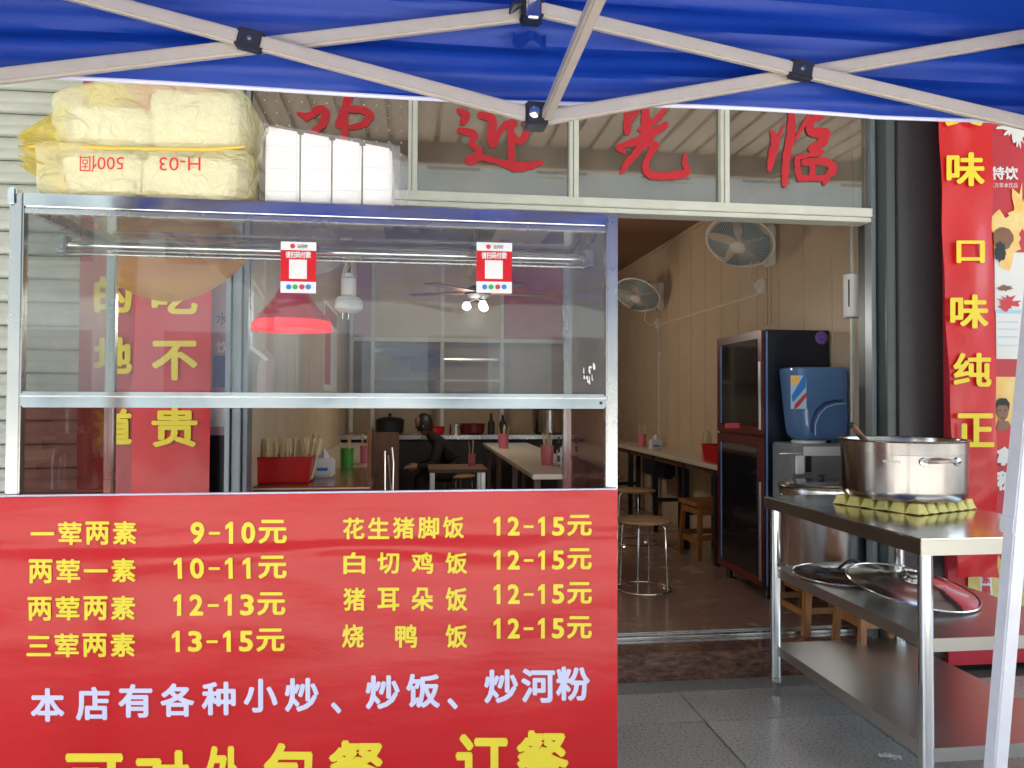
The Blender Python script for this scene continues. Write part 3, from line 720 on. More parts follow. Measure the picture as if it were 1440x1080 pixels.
# payment cards stuck on the glass
def pay_card(x, y0, lab):
    t = thing('payment_card', lab, 'payment card', at(x, (y0 + 412) / 2, CY + .01), 'payment cards on the cart glass')
    Y = CY + .0085; W = 25
    mk('card', rect(x - W, y0, x + W, 412, Y, .002), M['posterwhite'], t, bevel=.0006)
    mk('red_field', rect(x - W, y0 + 12, x + W, 396, Y - .0006, .0005), M['banner2'], t, smooth=False)
    mk('blank_square', rect(x - 13, y0 + 25, x + 12, 392, Y - .0012, .0005), M['tissue'], t, smooth=False)
    letter('请扫码付款', M['posterwhite'], t, Y - .0012, (x - 18, y0 + 13.5, x + 18, y0 + 23), .03, ext=.0003)
    letter('云闪付', M['black'], t, Y - .0006, (x - 1, y0 + 3.5, x + 13, y0 + 9), .02, ext=.0003)
    for i, (m_, xo) in enumerate((('icblue', -13.5), ('icgreen', -4.5), ('icred', 5), ('icblue', 14))):
        c = at(x + xo, 403.5, Y - .001)
        mk('icon', MB().lathe([(.0001, -.0006), (.0062, -.0005), (.0062, 0)], c, 14, Matrix.Rotation(-pi / 2, 3, 'X')), M[m_], t)
    c = at(x - 8, y0 + 6, Y - .001)
    mk('icon', MB().lathe([(.0001, -.0006), (.006, -.0005), (.006, 0)], c, 14, Matrix.Rotation(-pi / 2, 3, 'X')), M['icred'], t)
pay_card(419.5, 340, 'red and white payment card on the cart glass above the red lamp shade')
pay_card(695, 341, 'red and white payment card on the cart glass near its right end')

# red heat lamp hanging in the cart
hl = thing('heat_lamp', 'red conical heat lamp glowing along its rim, hanging inside the cart', 'lamp', at(411, 430, 2.14))
c = at(411, 465, 2.14); rr = (at(468, 465, 2.14) - at(354, 465, 2.14)).length / 2
hz = at(411, 408, 2.14).z - c.z
prof = [(rr, 0), (rr * .93, .026), (rr * .46, hz * .8), (rr * .36, hz), (rr * .24, hz + .02), (.028, hz + .03), (.026, hz + .075), (.006, hz + .08)]
mk('lamp_shade', MB().lathe(prof, c, 40), M['lampred'], hl, solid=.0015)
mk('glowing_rim', MB().lathe([(rr * .985, .002), (rr * .935, .022), (rr * .90, .022), (rr * .96, .0)], c + Vector((0, 0, .0)), 40), M['glow'], hl)
mk('rim_band', MB().lathe([(rr + .0015, .0), (rr * .935 + .0015, .026)], c, 40), M['glow'], hl)
mk('bulb', MB().lathe([(.0001, .0), (.025, .008), (.034, .03), (.028, .06), (.015, .08)], c + Vector((0, 0, .01)), 18), M['glow'], hl)
mk('cord', MB().tube([c + Vector((0, 0, hz + .08)), (c.x + .003, 2.10, 1.566)], .003, 6), M['black'], hl)
lp = bpy.data.lights.new('heat_lamp_light', 'POINT'); lp.energy = .03; lp.color = (1, .12, .12); lp.shadow_soft_size = .03
lo = bpy.data.objects.new('heat_lamp_light', lp); COL.objects.link(lo); lo.parent = hl; lo.location = c + Vector((0, 0, -.01)) - hl.location

# white camera-like bulb tied to the back rail
wb = thing('white_lamp_holder', 'white round lamp holder tied with wire to the rod inside the cart', 'lamp', at(490, 410, 2.09))
c = at(490, 440, 2.09); s_ = .00193
W_ = lambda px: px * s_
mk('body', MB().lathe([(.0001, 0), (W_(12), W_(.5)), (W_(19), W_(5)), (W_(19.5), W_(9)), (W_(19), W_(17)), (W_(15), W_(22)), (W_(10.5), W_(23)), (W_(10), W_(25)), (W_(10.5), W_(26)),
                       (W_(10.5), W_(48)), (W_(8), W_(50)), (W_(7.5), W_(55)), (W_(3), W_(57))], c, 28), M['white'], wb)
mk('groove', MB().lathe([(W_(19.7), W_(11)), (W_(19.9), W_(12)), (W_(19.6), W_(13))], c, 28), M['dullsteel'], wb)
wi = MB(); rnd = random.Random(3)
for i in range(7):
    a = c + Vector((rnd.uniform(-.02, .02), rnd.uniform(-.01, .01), W_(50))); b_ = Vector((c.x + rnd.uniform(-.028, .028), 2.062, 1.588))
    wi.tube([a, a.lerp(b_, .5) + Vector((rnd.uniform(-.015, .015), 0, 0)), b_, b_ + Vector((rnd.uniform(-.03, .03), -.024, -.03))], .0014, 5)
mk('wire_tie', wi, M['bamboo'], wb)
for dx in (-.015, 0): mk('pin', MB().tube([c + Vector((dx, 0, .002)), c + Vector((dx, 0, -.018))], .0014, 6), M['steel'], wb)

# white plastic strip bag hanging from a clip inside the cart
hb = thing('hanging_plastic_bag', 'white plastic bag hanging from a grey clip at the left of the doorway', 'bag', at(372, 520, 2.3))
bp_ = [at(368, 492, 2.3), at(384, 500, 2.3), at(381, 530, 2.3), at(380, 572, 2.3), at(361, 572, 2.3), at(362, 520, 2.3)]
mk('bag_film', MB().add([Vector((p.x, 2.29, p.z)) for p in bp_] + [Vector((p.x + .004, 2.325, p.z + .004)) for p in bp_],
                        [tuple(range(6)), tuple(range(6, 12))[::-1]] + [(i, i + 6, (i + 1) % 6 + 6, (i + 1) % 6) for i in range(6)]), M['clearbag'], hb, bevel=.006)
mk('clip', MB().bar(at(352, 487, 2.28), at(377, 506, 2.28), .02, .012), M['dullsteel'], hb, bevel=.003)
mk('hook', MB().tube([at(354, 488, 2.29), at(352, 420, 2.33), (at(352, 380, 2.39).x, 2.39, ctz - .02)], .002, 6), M['steel'], hb)

# ------------------------------------------------------------------ bags of boxes on the cart
def soft_box(x0, x1, y0, y1, z0, z1, amp=.012, seed=0, n=10, skx=0., pinch=None, power=6):
    """puffed, wrinkled plastic bag over a block"""
    rnd = random.Random(seed); ph = [rnd.uniform(0, 6) for _ in range(12)]; cx, cy, cz = (x0 + x1) / 2, (y0 + y1) / 2, (z0 + z1) / 2
    hx, hy, hz_ = (x1 - x0) / 2, (y1 - y0) / 2, (z1 - z0) / 2; b = MB(); nu, nv = n * 6, n * 3; vs = []
    for j in range(nv + 1):
        th = -pi / 2 + pi * j / nv
        for i in range(nu):
            p = 2 * pi * i / nu; d = Vector((cos(th) * cos(p), cos(th) * sin(p), sin(th)))
            r = (abs(d.x) ** power + abs(d.y) ** power + abs(d.z) ** power) ** (-1 / power)
            v = Vector((d.x * r * hx, d.y * r * hy, d.z * r * hz_))
            w = sum(sin(v.x * f1 + v.z * f2 + v.y * f3 + ph[q]) / (1 + q * .5) for q, (f1, f2, f3) in enumerate(((19, 7, 11), (31, -23, 9), (53, 37, 21), (80, -60, 44), (120, 90, 70))))
            v += Vector((d.x, d.y, d.z)) * w * amp
            if pinch and v.z > 0 and v.x < 0: v.z -= pinch * (v.x / hx) ** 2 * hz_ * (v.z / hz_)
            v.x += skx * v.z
            vs.append(Vector((cx, cy, cz)) + v)
    fs = [(j * nu + i, j * nu + (i + 1) % nu, (j + 1) * nu + (i + 1) % nu, (j + 1) * nu + i) for j in range(nv) for i in range(nu)]
    return b.add(vs, fs)


yb = thing('yellow_bag', 'yellow plastic bag of stacked white boxes marked 500個 and H-03 upside down', 'bag', at(205, 200, 1.95))
zc = at(200, 208, 1.88).z; zb = ctz + .004
X = lambda px, Y=1.88: at(px, 210, Y).x
z_t = at(200, 112, 1.88).z
mk('foam_box', MB().box((X(84), 1.888, zb + .002), (X(194), 2.2, zc - .012)), M['foam'], yb, bevel=.012)
mk('foam_box', MB().box((X(197), 1.888, zb + .002), (X(330), 2.2, zc - .012)), M['foam'], yb, bevel=.012)
mk('foam_box', MB().box((X(96), 1.890, zc + .008), (X(205), 2.2, z_t - .062)), M['foam'], yb, bevel=.012)
mk('foam_box', MB().box((X(207), 1.890, zc + .008), (X(330), 2.2, z_t - .014)), M['foam'], yb, bevel=.012)
mk('bag_film', soft_box(X(48), X(360), 1.852, 2.30, zb + .0, zc + .004, .0026, 1, 12, power=12), M['bag'], yb)
mk('bag_film', soft_box(X(62), X(348), 1.856, 2.28, zc - .008, z_t + .004, .0030, 2, 12, power=8, pinch=.55), M['bag'], yb)
ear = MB(); rnd = random.Random(5)
def earf(u, v):
    p = at(92 - 62 * u ** .8, 210 + (v - .5) * (128 - 80 * u ** .8), 1.90 + .04 * sin(v * 12 + u * 5) * (1 - u * .5))
    return Vector((p.x, p.y + .02 * sin(v * 23), p.z))
mk('bag_tail', ear.grid(earf, 14, 16), M['yellowfilm'], yb, solid=.001)
mk('bag_seam', MB().tube([at(34, 206, 1.885), at(100, 207, 1.858), at(200, 209, 1.850), at(300, 210, 1.850), at(345, 206, 1.856)], [.003, .005, .004, .005, .003], 8), mat('orange_seam', (.75, .50, .06), .35), yb)
letter('500個', M['redink'], yb, 1.846, (112, 219, 174, 242), -.004, flipv=True)
letter('H-03', M['redink'], yb, 1.846, (224, 221, 282, 240), .0, flipv=True)
sag = MB().grid(lambda u, v: Vector((at(160 + 190 * u, 350, 2.50).x, 2.47 + .03 * sin(u * 5) + .01 * sin(v * 9), ctz + .01 - (.06 + .115 * sin(pi * min(1, u * .9 + .12)) ** .7) * v)), 24, 10)
mk('sagging_film', sag, M['sagfilm'], yb, solid=.002)
mk('sagging_film', MB().grid(lambda u, v: Vector((at(160 + 190 * u, 350, 2.45).x, 2.27 + .2 * v, ctz + .008 + .006 * sin(u * 9))), 12, 4), M['bag'], yb, solid=.002)

wp = thing('white_package', 'clear plastic package of upright white boxes on the cart top', 'package', at(460, 240, 1.95))
xs = [372, 421, 466, 509, 552]
for i in range(4):
    zt0 = at(xs[i] + 1, 176 + (xs[i] - 372) * .178, 1.888).z
    zt1 = at(xs[i + 1] - 1, 176 + (xs[i + 1] - 372) * .178, 1.888).z
    xa, xb = X(xs[i] + (0 if i == 0 else 1.2)), X(xs[i + 1] - 1.2)
    p = [(xa, zb + .002), (xb, zb + .002), (xb, zt1), (xa, zt0)]
    mk('foam_box', MB().prism(p, 1.888, 2.16), M['foam'], wp, bevel=.006)
    for k_ in range(3):
        z = zb + .03 + i * .004 + k_ * .055
        if z < zt1 - .02: mk('box_seam', MB().box((xa + .006, 1.8865, z), (xb - .006, 1.8878, z + .0018)), M['tissue'], wp, smooth=False)
pf = [(X(357), zb), (X(562), zb), (X(560), at(560, 222, 1.88).z), (X(548), at(548, 203, 1.88).z), (X(375), at(375, 173, 1.88).z), (X(362), at(360, 195, 1.88).z)]
def clearf(u, v):
    # skirt round the boxes, wrinkled
    xx = X(366) + (X(563) - X(366)) * u; zt = at(370, 174, 1.88).z * (1 - u) + at(560, 206, 1.88).z * u
    w = .004 * sin(u * 40 + v * 9) + .005 * sin(v * 30 + u * 17) + .002 * sin(u * 90 - v * 50)
    return Vector((xx, 1.877 - abs(w), zb + (zt - zb) * v))
mk('wrapper_film', MB().grid(clearf, 60, 30), M['clearbag'], wp)
mk('wrapper_film', MB().grid(lambda u, v: Vector((X(357) + .004 * sin(v * 20) + .03 * v ** 2, 1.88 + .28 * u, zb + (at(362, 180, 1.88).z - zb) * v)), 8, 20), mat('cream_card', (.62, .55, .36), .6, 0, 8, .2), wp)
mk('wrapper_tail', MB().grid(lambda u, v: at(551 + 22 * u, 205 + 82 * v + 16 * u * (1 - v), 1.89 + .03 * sin(v * 14 + u * 6) + .02 * sin(u * 20)), 14, 26), M['clearbag'], wp)
mk('sagging_film', MB().grid(lambda u, v: Vector((at(392 + 90 * u, 350, 2.45).x, 2.455 + .01 * sin(u * 9), ctz + .01 - .09 * v * (.5 + .5 * sin(pi * u)))), 12, 6), M['clearbag'], wp, solid=.002)

# ------------------------------------------------------------------ tent
TY = 1.38; TX0, TX1 = -.79, 1.235; TY0 = -.62
tx = thing('folding_tent', 'blue folding tent with beige scissor trusses over the foreground', 'tent', ((TX0 + TX1) / 2, .38, 0))
def P3(px, py, Y=TY): return at(px, py, Y)
lowm = P3(748, 168); upm = P3(745, 18); xl = P3(355, 64); xr = P3(1119, 105)
def ext(a, b, X_):      # along a->b to x = X_
    t = (X_ - a.x) / (b.x - a.x); return a + (b - a) * t
bw, bh = .015, .027
def trbar(a, b, yo, nm='truss_bar'):
    a = Vector((a.x, a.y + yo, a.z)); b = Vector((b.x, b.y + yo, b.z))
    return mk(nm, MB().bar(a, b, bw, bh), M['tube'], tx, bevel=.004)
trbar(lowm, ext(lowm, xl, TX0 + .03), -.018); trbar(upm, ext(upm, xl, TX0 + .03), .004)
trbar(upm, ext(upm, xr, TX1 + .04), -.018); trbar(lowm, ext(lowm, xr, TX1 + .04), .004)
def sleeve(c, d, yo):
    d = d.normalized(); a = Vector((c.x, c.y + yo, c.z))
    mk('joint_sleeve', MB().bar(a - d * .024, a + d * .024, .021, .036), M['bracket'], tx, bevel=.004)
    mk('rivet', MB().lathe([(.0001, -.004), (.003, -.0035), (.005, 0)], a + Vector((0, -.0105, .001)), 12, Matrix.Rotation(-pi / 2, 3, 'X')), M['polish'], tx)
sleeve(xl, xl - lowm, -.018); sleeve(xr, xr - upm, -.018)
# mid connectors
mk('mid_bracket', MB().box(lowm + Vector((-.016, -.030, -.020)), lowm + Vector((.026, .012, .024))), M['bracket'], tx, bevel=.004)
mk('rivet', MB().lathe([(.0001, -.006), (.006, -.005), (.0105, -.002), (.0105, 0)], lowm + Vector((-.0, -.031, .002)), 16, Matrix.Rotation(-pi / 2, 3, 'X')), M['polish'], tx)
mk('mid_bracket', MB().box(upm + Vector((-.020, -.030, -.022)), upm + Vector((.022, .012, .020))), M['bracket'], tx, bevel=.005)
mk('mid_bracket', MB().box(upm + Vector((-.012, -.040, -.030)), upm + Vector((.014, -.0305, .026))), M['polish'], tx, bevel=.004)
mk('cord_end', MB().tube([upm + Vector((-.02, -.03, .0)), upm + Vector((-.035, -.034, -.008)), upm + Vector((-.042, -.034, -.022))], [.005, .009, .002], 8), M['bracket'], tx)
mk('loose_cloth', MB().grid(lambda u, v: upm + Vector((-.03 + .065 * u, .02 + .01 * sin(u * 9), -.028 - .022 * v * (1 + .3 * sin(u * 7)))), 10, 5), M['canopy'], tx, solid=.001)
hub = Vector((.222, .40, 1.78))
mk('centre_bar', MB().bar(lowm + Vector((.022, -.035, -.004)), Vector((.24, .40, 1.745)), .019, .022), M['tube'], tx, bevel=.004)
mk('centre_bar', MB().bar(upm + Vector((.0, -.03, .01)), Vector((.222, .42, 2.34)), .019, .022), M['tube'], tx, bevel=.004)
mk('centre_pole', MB().tube([(.222, .38, 1.72), (.222, .38, 2.52)], .018, 12), M['tube'], tx)
# other three sides
zt, zl = 1.89, 1.695
mxy = (TX0 + TX1) / 2
for (a, b) in (((TX0, TY), (TX0, TY0)), ((TX1, TY), (TX1, TY0)), ((TX0, TY0), (TX1, TY0))):
    A = Vector((*a, 0)); B_ = Vector((*b, 0)); Mx = (A + B_) / 2
    for s0, s1 in ((A, Mx), (Mx, B_)):
        mk('truss_bar', MB().bar(s0 + Vector((0, 0, zt)), s1 + Vector((0, 0, zl)), bw, bh), M['tube'], tx)
        mk('truss_bar', MB().bar(s0 + Vector((.017, .017, zl)), s1 + Vector((.017, .017, zt)), bw, bh), M['tube'], tx)
# legs
def leg(x, y, dx=0., dy=0., detail=False):
    top = Vector((x, y, 1.97)); midp = Vector((x + dx * .56, y + dy * .56, .93)); ft = Vector((x + dx, y + dy, .0))
    l1 = mk('leg', MB().bar(midp, top, .038, .038, (0, 1, 0)), M['legwhite'], tx, bevel=.003)
    mk('leg', MB().bar(ft, midp + (top - midp).normalized() * .05, .032, .032, (0, 1, 0)), M['legwhite'], tx, bevel=.003)
    mk('foot_plate', MB().box((ft.x - .04, ft.y - .04, 0), (ft.x + .04, ft.y + .04, .006)), M['steel'], tx)
    d = (top - midp).normalized()
    mk('leg_collar', MB().bar(midp - d * .016, midp + d * .022, .043, .043, (0, 1, 0)), M['legwhite'], tx, bevel=.004)
    if detail:
        for k, dz in enumerate((.05, .12, .23, .33)):
            p = midp + d * dz + Vector((.004, -.0195, 0))
            mk('button_hole', MB().lathe([(.0001, -.001), (.003, -.001), (.0035, 0)], p, 10, Matrix.Rotation(-pi / 2, 3, 'X')), M['bracket' if k > 1 else 'dullsteel'], tx)
    mk('corner_slider', MB().box((x - .035, y - .035, 1.66), (x + .035, y + .035, 1.73)), M['bracket'], tx, bevel=.006)
leg(1.317, TY, -.13, .10, True); leg(TX0 - .03, TY, -.03, .06); leg(TX0, TY0 - .02); leg(TX1, TY0 - .02)
# cloth: four roof slopes and four valances
E = .035; EZ = 1.985; HZ = 1.748; PK = Vector((.222, .38, 2.56))
cor = [Vector((TX0 - E, TY + E, EZ)), Vector((TX1 + .15, TY + E, EZ)), Vector((TX1 + .15, TY0 - E, EZ)), Vector((TX0 - E, TY0 - E, EZ))]
for k in range(4):
    a, b = cor[k], cor[(k + 1) % 4]
    def roof(u, v, a=a, b=b):
        p = a.lerp(b, u).lerp(PK, v); p.z -= .05 * sin(pi * v) * (.6 + .4 * sin(pi * u)) - .006 * v * sin(u * 17 + v * 9); return p
    mk('canopy_panel', MB().grid(roof, 24, 16), M['canopy'], tx)
    outv = Vector(((b - a).y, -(b - a).x, 0)).normalized() * -1
    def val(u, v, a=a, b=b, o=outv, k=k):
        p = a.lerp(b, u); hem = HZ + ((.013 + .010 * min(1, u * 1.6) + .003 * cos(u * 9)) if k == 0 else 0) + (.018 * max(0, u - .8) / .2 if k == 0 else 0)
        p.z = EZ + (hem - EZ) * v
        p += o * (.018 * v + .010 * min(1, v * 7) * sin(v * 13 + 1.3 * sin(u * 4 + k)) + .007 * sin(u * 13 + 2 * v) * v + .004 * min(1, v * 7) * sin(v * 31 + u * 9))
        return p
    mk('valance', MB().grid(val, 60, 26), M['canopy'], tx)
    mk('hem_piping', MB().tube([val(i / 40, 1.0) + Vector((0, 0, -.001)) for i in range(41)], .0042, 8), M['hem'], tx)

# ------------------------------------------------------------------ steel work table on the right
tt = thing('steel_work_table', 'three-tier stainless steel work table right of the doorway', 'table', (1.75, 2.45, 0))
ax, bx = 1.425, 2.03; ay, by = 1.985, 2.95; TZ = .80
mk('tabletop', MB().box((ax, ay, TZ - .004), (bx, by, TZ)), M['topsteel'], tt, bevel=.0015)
for a, b in (((ax, ay, TZ - .048), (bx, ay + .003, TZ - .0045)), ((ax, by - .003, TZ - .048), (bx, by, TZ - .0045)),
             ((ax, ay + .0035, TZ - .048), (ax + .003, by - .0035, TZ - .0045)), ((bx - .003, ay + .0035, TZ - .048), (bx, by - .0035, TZ - .0045))):
    mk('tabletop_edge', MB().box(a, b), M['edgesteel'], tt, bevel=.001)
for zs in (.515, .205):
    mk('shelf', MB().box((ax + .032, ay + .012, zs - .003), (bx - .03, by - .01, zs)), M['dullsteel'], tt, bevel=.001)
    mk('shelf_edge', MB().box((ax + .032, ay + .010, zs - .038), (bx - .03, ay + .0118, zs)), M['edgesteel'], tt, bevel=.0008)
    mk('shelf_edge', MB().box((ax + .0302, ay + .012, zs - .038), (ax + .0318, by - .01, zs)), M['dullsteel'], tt, bevel=.0006)
for x in (ax + .032, bx - .032):
    for y in (ay + .028, by - .03):
        mk('leg', MB().tube([(x, y, .06), (x, y, TZ - .049)], .0205, 20), M['polish'], tt)
        mk('adjustable_foot', MB().lathe([(.022, .075), (.022, .058), (.017, .052), (.013, .0), (.0001, 0)], (x, y, 0), 18), M['steel'], tt)

# big pot on an egg tray
PC = Vector((1.795, 2.60, TZ)); PR = .212
def crosstray(cx, cy, z0, S, rot):
    b = MB(); n = 84
    def f(u, v):
        x = (u - .5) * S; y_ = (v - .5) * S
        q = 6 + 0
        bu = min(1, 1.7 * abs(sin(u * pi * q))); bv = min(1, 1.7 * abs(sin(v * pi * q)))
        z = z0 + .003 + .032 * bu * bv + .0015 * sin(u * 41 + v * 23)
        xx = x * cos(rot) - y_ * sin(rot); yy = x * sin(rot) + y_ * cos(rot)
        return Vector((cx + xx, cy + yy, z))
    return b.grid(f, n, n)
eg = mk('egg_tray', crosstray(PC.x - .0, PC.y + .0, TZ + .001, .345, radians(22)), M['eggtray'], None, solid=.0015)
# give the tray its own base
off = Vector((PC.x, PC.y, TZ)); 
for v in eg.data.vertices: v.co -= off
eg.location = off; tag(eg, 'yellow pulp egg tray lying under the large pot', 'egg tray')
pz = TZ + .037
pt = thing('large_cooking_pot', 'wide scuffed steel cooking pot on an egg tray on the steel work table', 'pot', (PC.x, PC.y, pz))
hh = .212
prof = [(.0001, 0), (PR * .90, 0), (PR * .955, .006), (PR * .985, .022), (PR * .985, .035), (PR * 1.0, hh - .05), (PR * 1.0, hh - .048), (PR * 1.004, hh - .047), (PR * 1.004, hh - .006), (PR * 1.03, hh - .002), (PR * 1.035, hh), (PR * 1.03, hh + .002),
        (PR * .985, hh - .001), (PR * .975, hh - .01), (PR * .965, .02), (PR * .9, .006), (.0001, .006)]
mk('pot_body', MB().lathe(prof, (PC.x, PC.y, pz), 72), M['potsteel'], pt)
mk('soup', MB().lathe([(.0001, .12), (PR * .968, .12)], (PC.x, PC.y, pz), 48), mat('brown_soup', (.10, .05, .02), .1), pt)
def arc_handle(cx, cy, z, R_, ang, half, outd, r):
    pts = []
    for i in range(13):
        t = -1 + i / 6; a = ang + half * t; o = outd * max(0, 1 - abs(t) ** 3)
        pts.append((cx + (R_ + o) * cos(a), cy + (R_ + o) * sin(a), z + .006 * (1 - abs(t))))
    return MB().tube(pts, r, 8)
for an in (radians(-90), radians(90)):
    h_ = mk('pot_handle', arc_handle(PC.x, PC.y, pz + hh - .068, PR + .002, an, .30, .035, .006), M['polish'], pt)
    for s in (-1, 1):
        a = an + s * .30; c = Vector((PC.x + (PR + .003) * cos(a), PC.y + (PR + .003) * sin(a), pz + hh - .068))
        mk('rivet_plate', MB().lathe([(.0001, .004), (.013, .003), (.015, 0)], c, 12, Matrix.Rotation(a, 3, 'Z') @ Matrix.Rotation(pi / 2, 3, 'Y')), M['polish'], h_)
# small stamp on the pot side: tiny dark engraved marks
st2 = MB()
for i in range(12):
    a = radians(-141) + i * .022; c = Vector((PC.x + (PR + .0025) * cos(a), PC.y + (PR + .0025) * sin(a), pz + hh - .07))
    st2.box(c - Vector((.0012, .001, .003 + .002 * (i % 3))), c + Vector((.0008, .001, .004)))
mk('maker_stamp', st2, M['dullsteel'], pt)
sp = thing('wooden_spoon', 'round wooden spoon handle leaning on the left rim of the large pot', 'spoon', (PC.x - .15, PC.y, pz + hh))
a_ = at(1198, 598, 2.56); b_ = at(1214, 617, 2.60)
d_ = (b_ - a_).normalized()
mk('handle', MB().tube([a_, a_ + d_ * .003, b_ + d_ * .10], [.008, .011, .012], 12), M['handle'], sp)
mk('tip', MB().tube([a_ - d_ * .008, a_ + d_ * .001], [.009, .0115], 12), M['black'], sp)

# lids lying on the middle shelf
def lid(loc, r, name, label, rot, domed=True, m='polish', inv=False):
    t = thing(name, label, 'pot lid', loc, 'pot lids on the middle shelf')
    pr = [(r, .004), (r * 1.0, -.004), (r * .975, -.005), (r * .965, .001), (r * .93, .004), (r * .80, .012), (r * .78, .013), (r * .55, .022), (r * .53, .0245), (r * .2, .030), (.0001, .031)]
    if inv: pr = [(x, -z * .9) for x, z in pr]
    o = mk('lid_disc', MB().lathe(pr, (0, 0, 0), 56, rot), M[m], t, solid=.0012, world=False)
    mk('rolled_rim', MB().tube([rot @ Vector((r * 1.0 * cos(2 * pi * k / 56), r * 1.0 * sin(2 * pi * k / 56), 0)) for k in range(56)], .0045, 8, closed=True), M['polish'], t, world=False)
    return t
l1 = lid((1.66, 2.74, .522), .200, 'flat_pot_lid', 'flat steel lid with a black bridge handle lying on the middle shelf', Matrix.Identity(3), m='potsteel')
pts = [Vector((-.055 + .11 * i / 10, -.03, .030 + .030 * sin(pi * i / 10))) for i in range(11)]
mk('bridge_handle', MB().tube(pts, .006, 8), M['black'], l1, world=False)
rt_ = Matrix.Rotation(radians(-9), 3, 'Y') @ Matrix.Rotation(radians(14), 3, 'X')
l2 = lid((1.685, 2.40, .560), .205, 'tilted_pot_lid', 'large upturned steel lid with a ring knob, tilted against the flat lid', Matrix.Rotation(radians(5), 3, 'Y') @ Matrix.Rotation(radians(9), 3, 'X'), inv=False)
Rk = Matrix.Rotation(radians(5), 3, 'Y') @ Matrix.Rotation(radians(9), 3, 'X')
mk('ring_knob', MB().tube([Rk @ Vector((.030 * cos(2 * pi * k / 20), .030 * sin(2 * pi * k / 20), .046)) for k in range(20)], .005, 8, closed=True), M['polish'], l2, world=False)
mk('knob_post', MB().lathe([(.022, .028), (.018, .034), (.024, .046), (.0001, .047)], (0, 0, 0), 18, Rk), M['polish'], l2, world=False)

# ------------------------------------------------------------------ things in the doorway
def wood_stool(loc, label, s=.3, h=.28, rotz=0., group='low wooden stools'):
    t = thing('wooden_stool', label, 'stool', loc, group); t.rotation_euler = (0, 0, rotz)
    mk('seat', MB().box((-s / 2, -s / 2, h - .022), (s / 2, s / 2, h)), M['wood'], t, bevel=.004, world=False)
    for sx in (-1, 1):
        for sy in (-1, 1):
            p0 = Vector((sx * (s / 2 - .012), sy * (s / 2 - .012), 0)); p1 = Vector((sx * (s / 2 - .035), sy * (s / 2 - .035), h - .0225))
            mk('leg', MB().bar(p0, p1, .034, .034, (0, 1, 0)), M['wood'], t, bevel=.003, world=False)
    for a in range(4):
        R_ = Matrix.Rotation(a * pi / 2, 3, 'Z')
        for z, hgt in ((.09 if a % 2 else .11, .028), (h - .045, .034)):
            k_ = s / 2 - .03
            mk('stretcher', MB().bar(R_ @ Vector((-k_ + .01, k_ + .004, z)), R_ @ Vector((k_ - .01, k_ + .004, z)), .016, hgt), M['wood'], t, bevel=.002, world=False)
    return t
ws1 = wood_stool((1.935, 3.43, FZ), 'low orange-brown wooden stool holding up the tall stock pot', .34, .285)
ws2 = copy_tree(ws1, (2.07, 3.735, FZ), .05, 'wooden stool behind the stock pot under the water dispenser')
ws2.scale = (.8, .62, 1.3)
ws3 = copy_tree(ws1, (2.02, 3.16, 0), -.04, 'orange wooden stool seen below the work table at the right jamb')
ws3.location = (1.93, 2.975, 0); ws3.scale = (.85, .7, 1.2)

SPc = Vector((1.945, 3.43, FZ + .285)); r = .19
sp_ = thing('tall_stock_pot', 'tall shiny steel stock pot with its lid on, on the wooden stool in the doorway', 'pot', SPc)
ph = .372
mk('pot_body', MB().lathe([(.0001, 0), (r * .96, 0), (r, .01), (r, ph - .03), (r * 1.02, ph - .022), (r * 1.02, ph), (r * .99, ph)], SPc, 64), mat('bright_pot_steel', (.92, .91, .88), .24, 1, 5, .05, rvar=.05), sp_)
ld = mk('lid', MB().lathe([(r * 1.045, ph + .001), (r * 1.05, ph + .008), (r * 1.03, ph + .014), (r * .95, ph + .018), (r * .93, ph + .024), (r * .6, ph + .034), (.0001, ph + .038)], SPc, 64), M['potsteel'], sp_)
mk('lid_knob', MB().lathe([(.012, ph + .037), (.01, ph + .05), (.02, ph + .055), (.018, ph + .062), (.0001, ph + .063)], SPc, 18), M['black'], ld)
mk('bead_ring', MB().lathe([(r * 1.0, ph - .09), (r * 1.012, ph - .085), (r * 1.0, ph - .08)], SPc, 64), M['polish'], sp_)
for an in (radians(-30), radians(150)):
    mk('pot_handle', arc_handle(SPc.x, SPc.y, SPc.z + ph - .06, r + .001, an, .22, .03, .006), M['polish'], sp_)

wd_ = thing('water_dispenser', 'small grey and white table-top water dispenser behind the stock pot', 'water dispenser', (2.06, 3.74, .60))
dx0, dx1 = at(1113, 650, 3.63).x, at(1186, 650, 3.63).x; dz1 = at(1140, 624, 3.63).z
greyp = mat('grey_metallic_plastic', (.28, .30, .32), .35, .3, 20, .15)
mk('body', MB().box((dx0, 3.632, FZ + .375), (dx1, 3.84, dz1 - .0)), greyp, wd_, bevel=.008)
mk('front_panel', rect(1130, 628, 1184, 641, 3.628, .003), M['posterwhite'], wd_, bevel=.001)
mk('tap', rect(1120, 641, 1132, 667, 3.612, .019), M['posterwhite'], wd_, bevel=.004)
mk('tap_recess', rect(1133, 641, 1141, 664, 3.629, .002), M['black'], wd_)
mk('side_line', rect(1096, 637, 1128, 638.5, 3.630, .001), M['dullsteel'], wd_)
mk('collar', MB().lathe([(.09, -.01), (.085, .012), (.06, .014)], ((dx0 + dx1) / 2 + .01, 3.735, dz1), 28), M['white'], wd_)

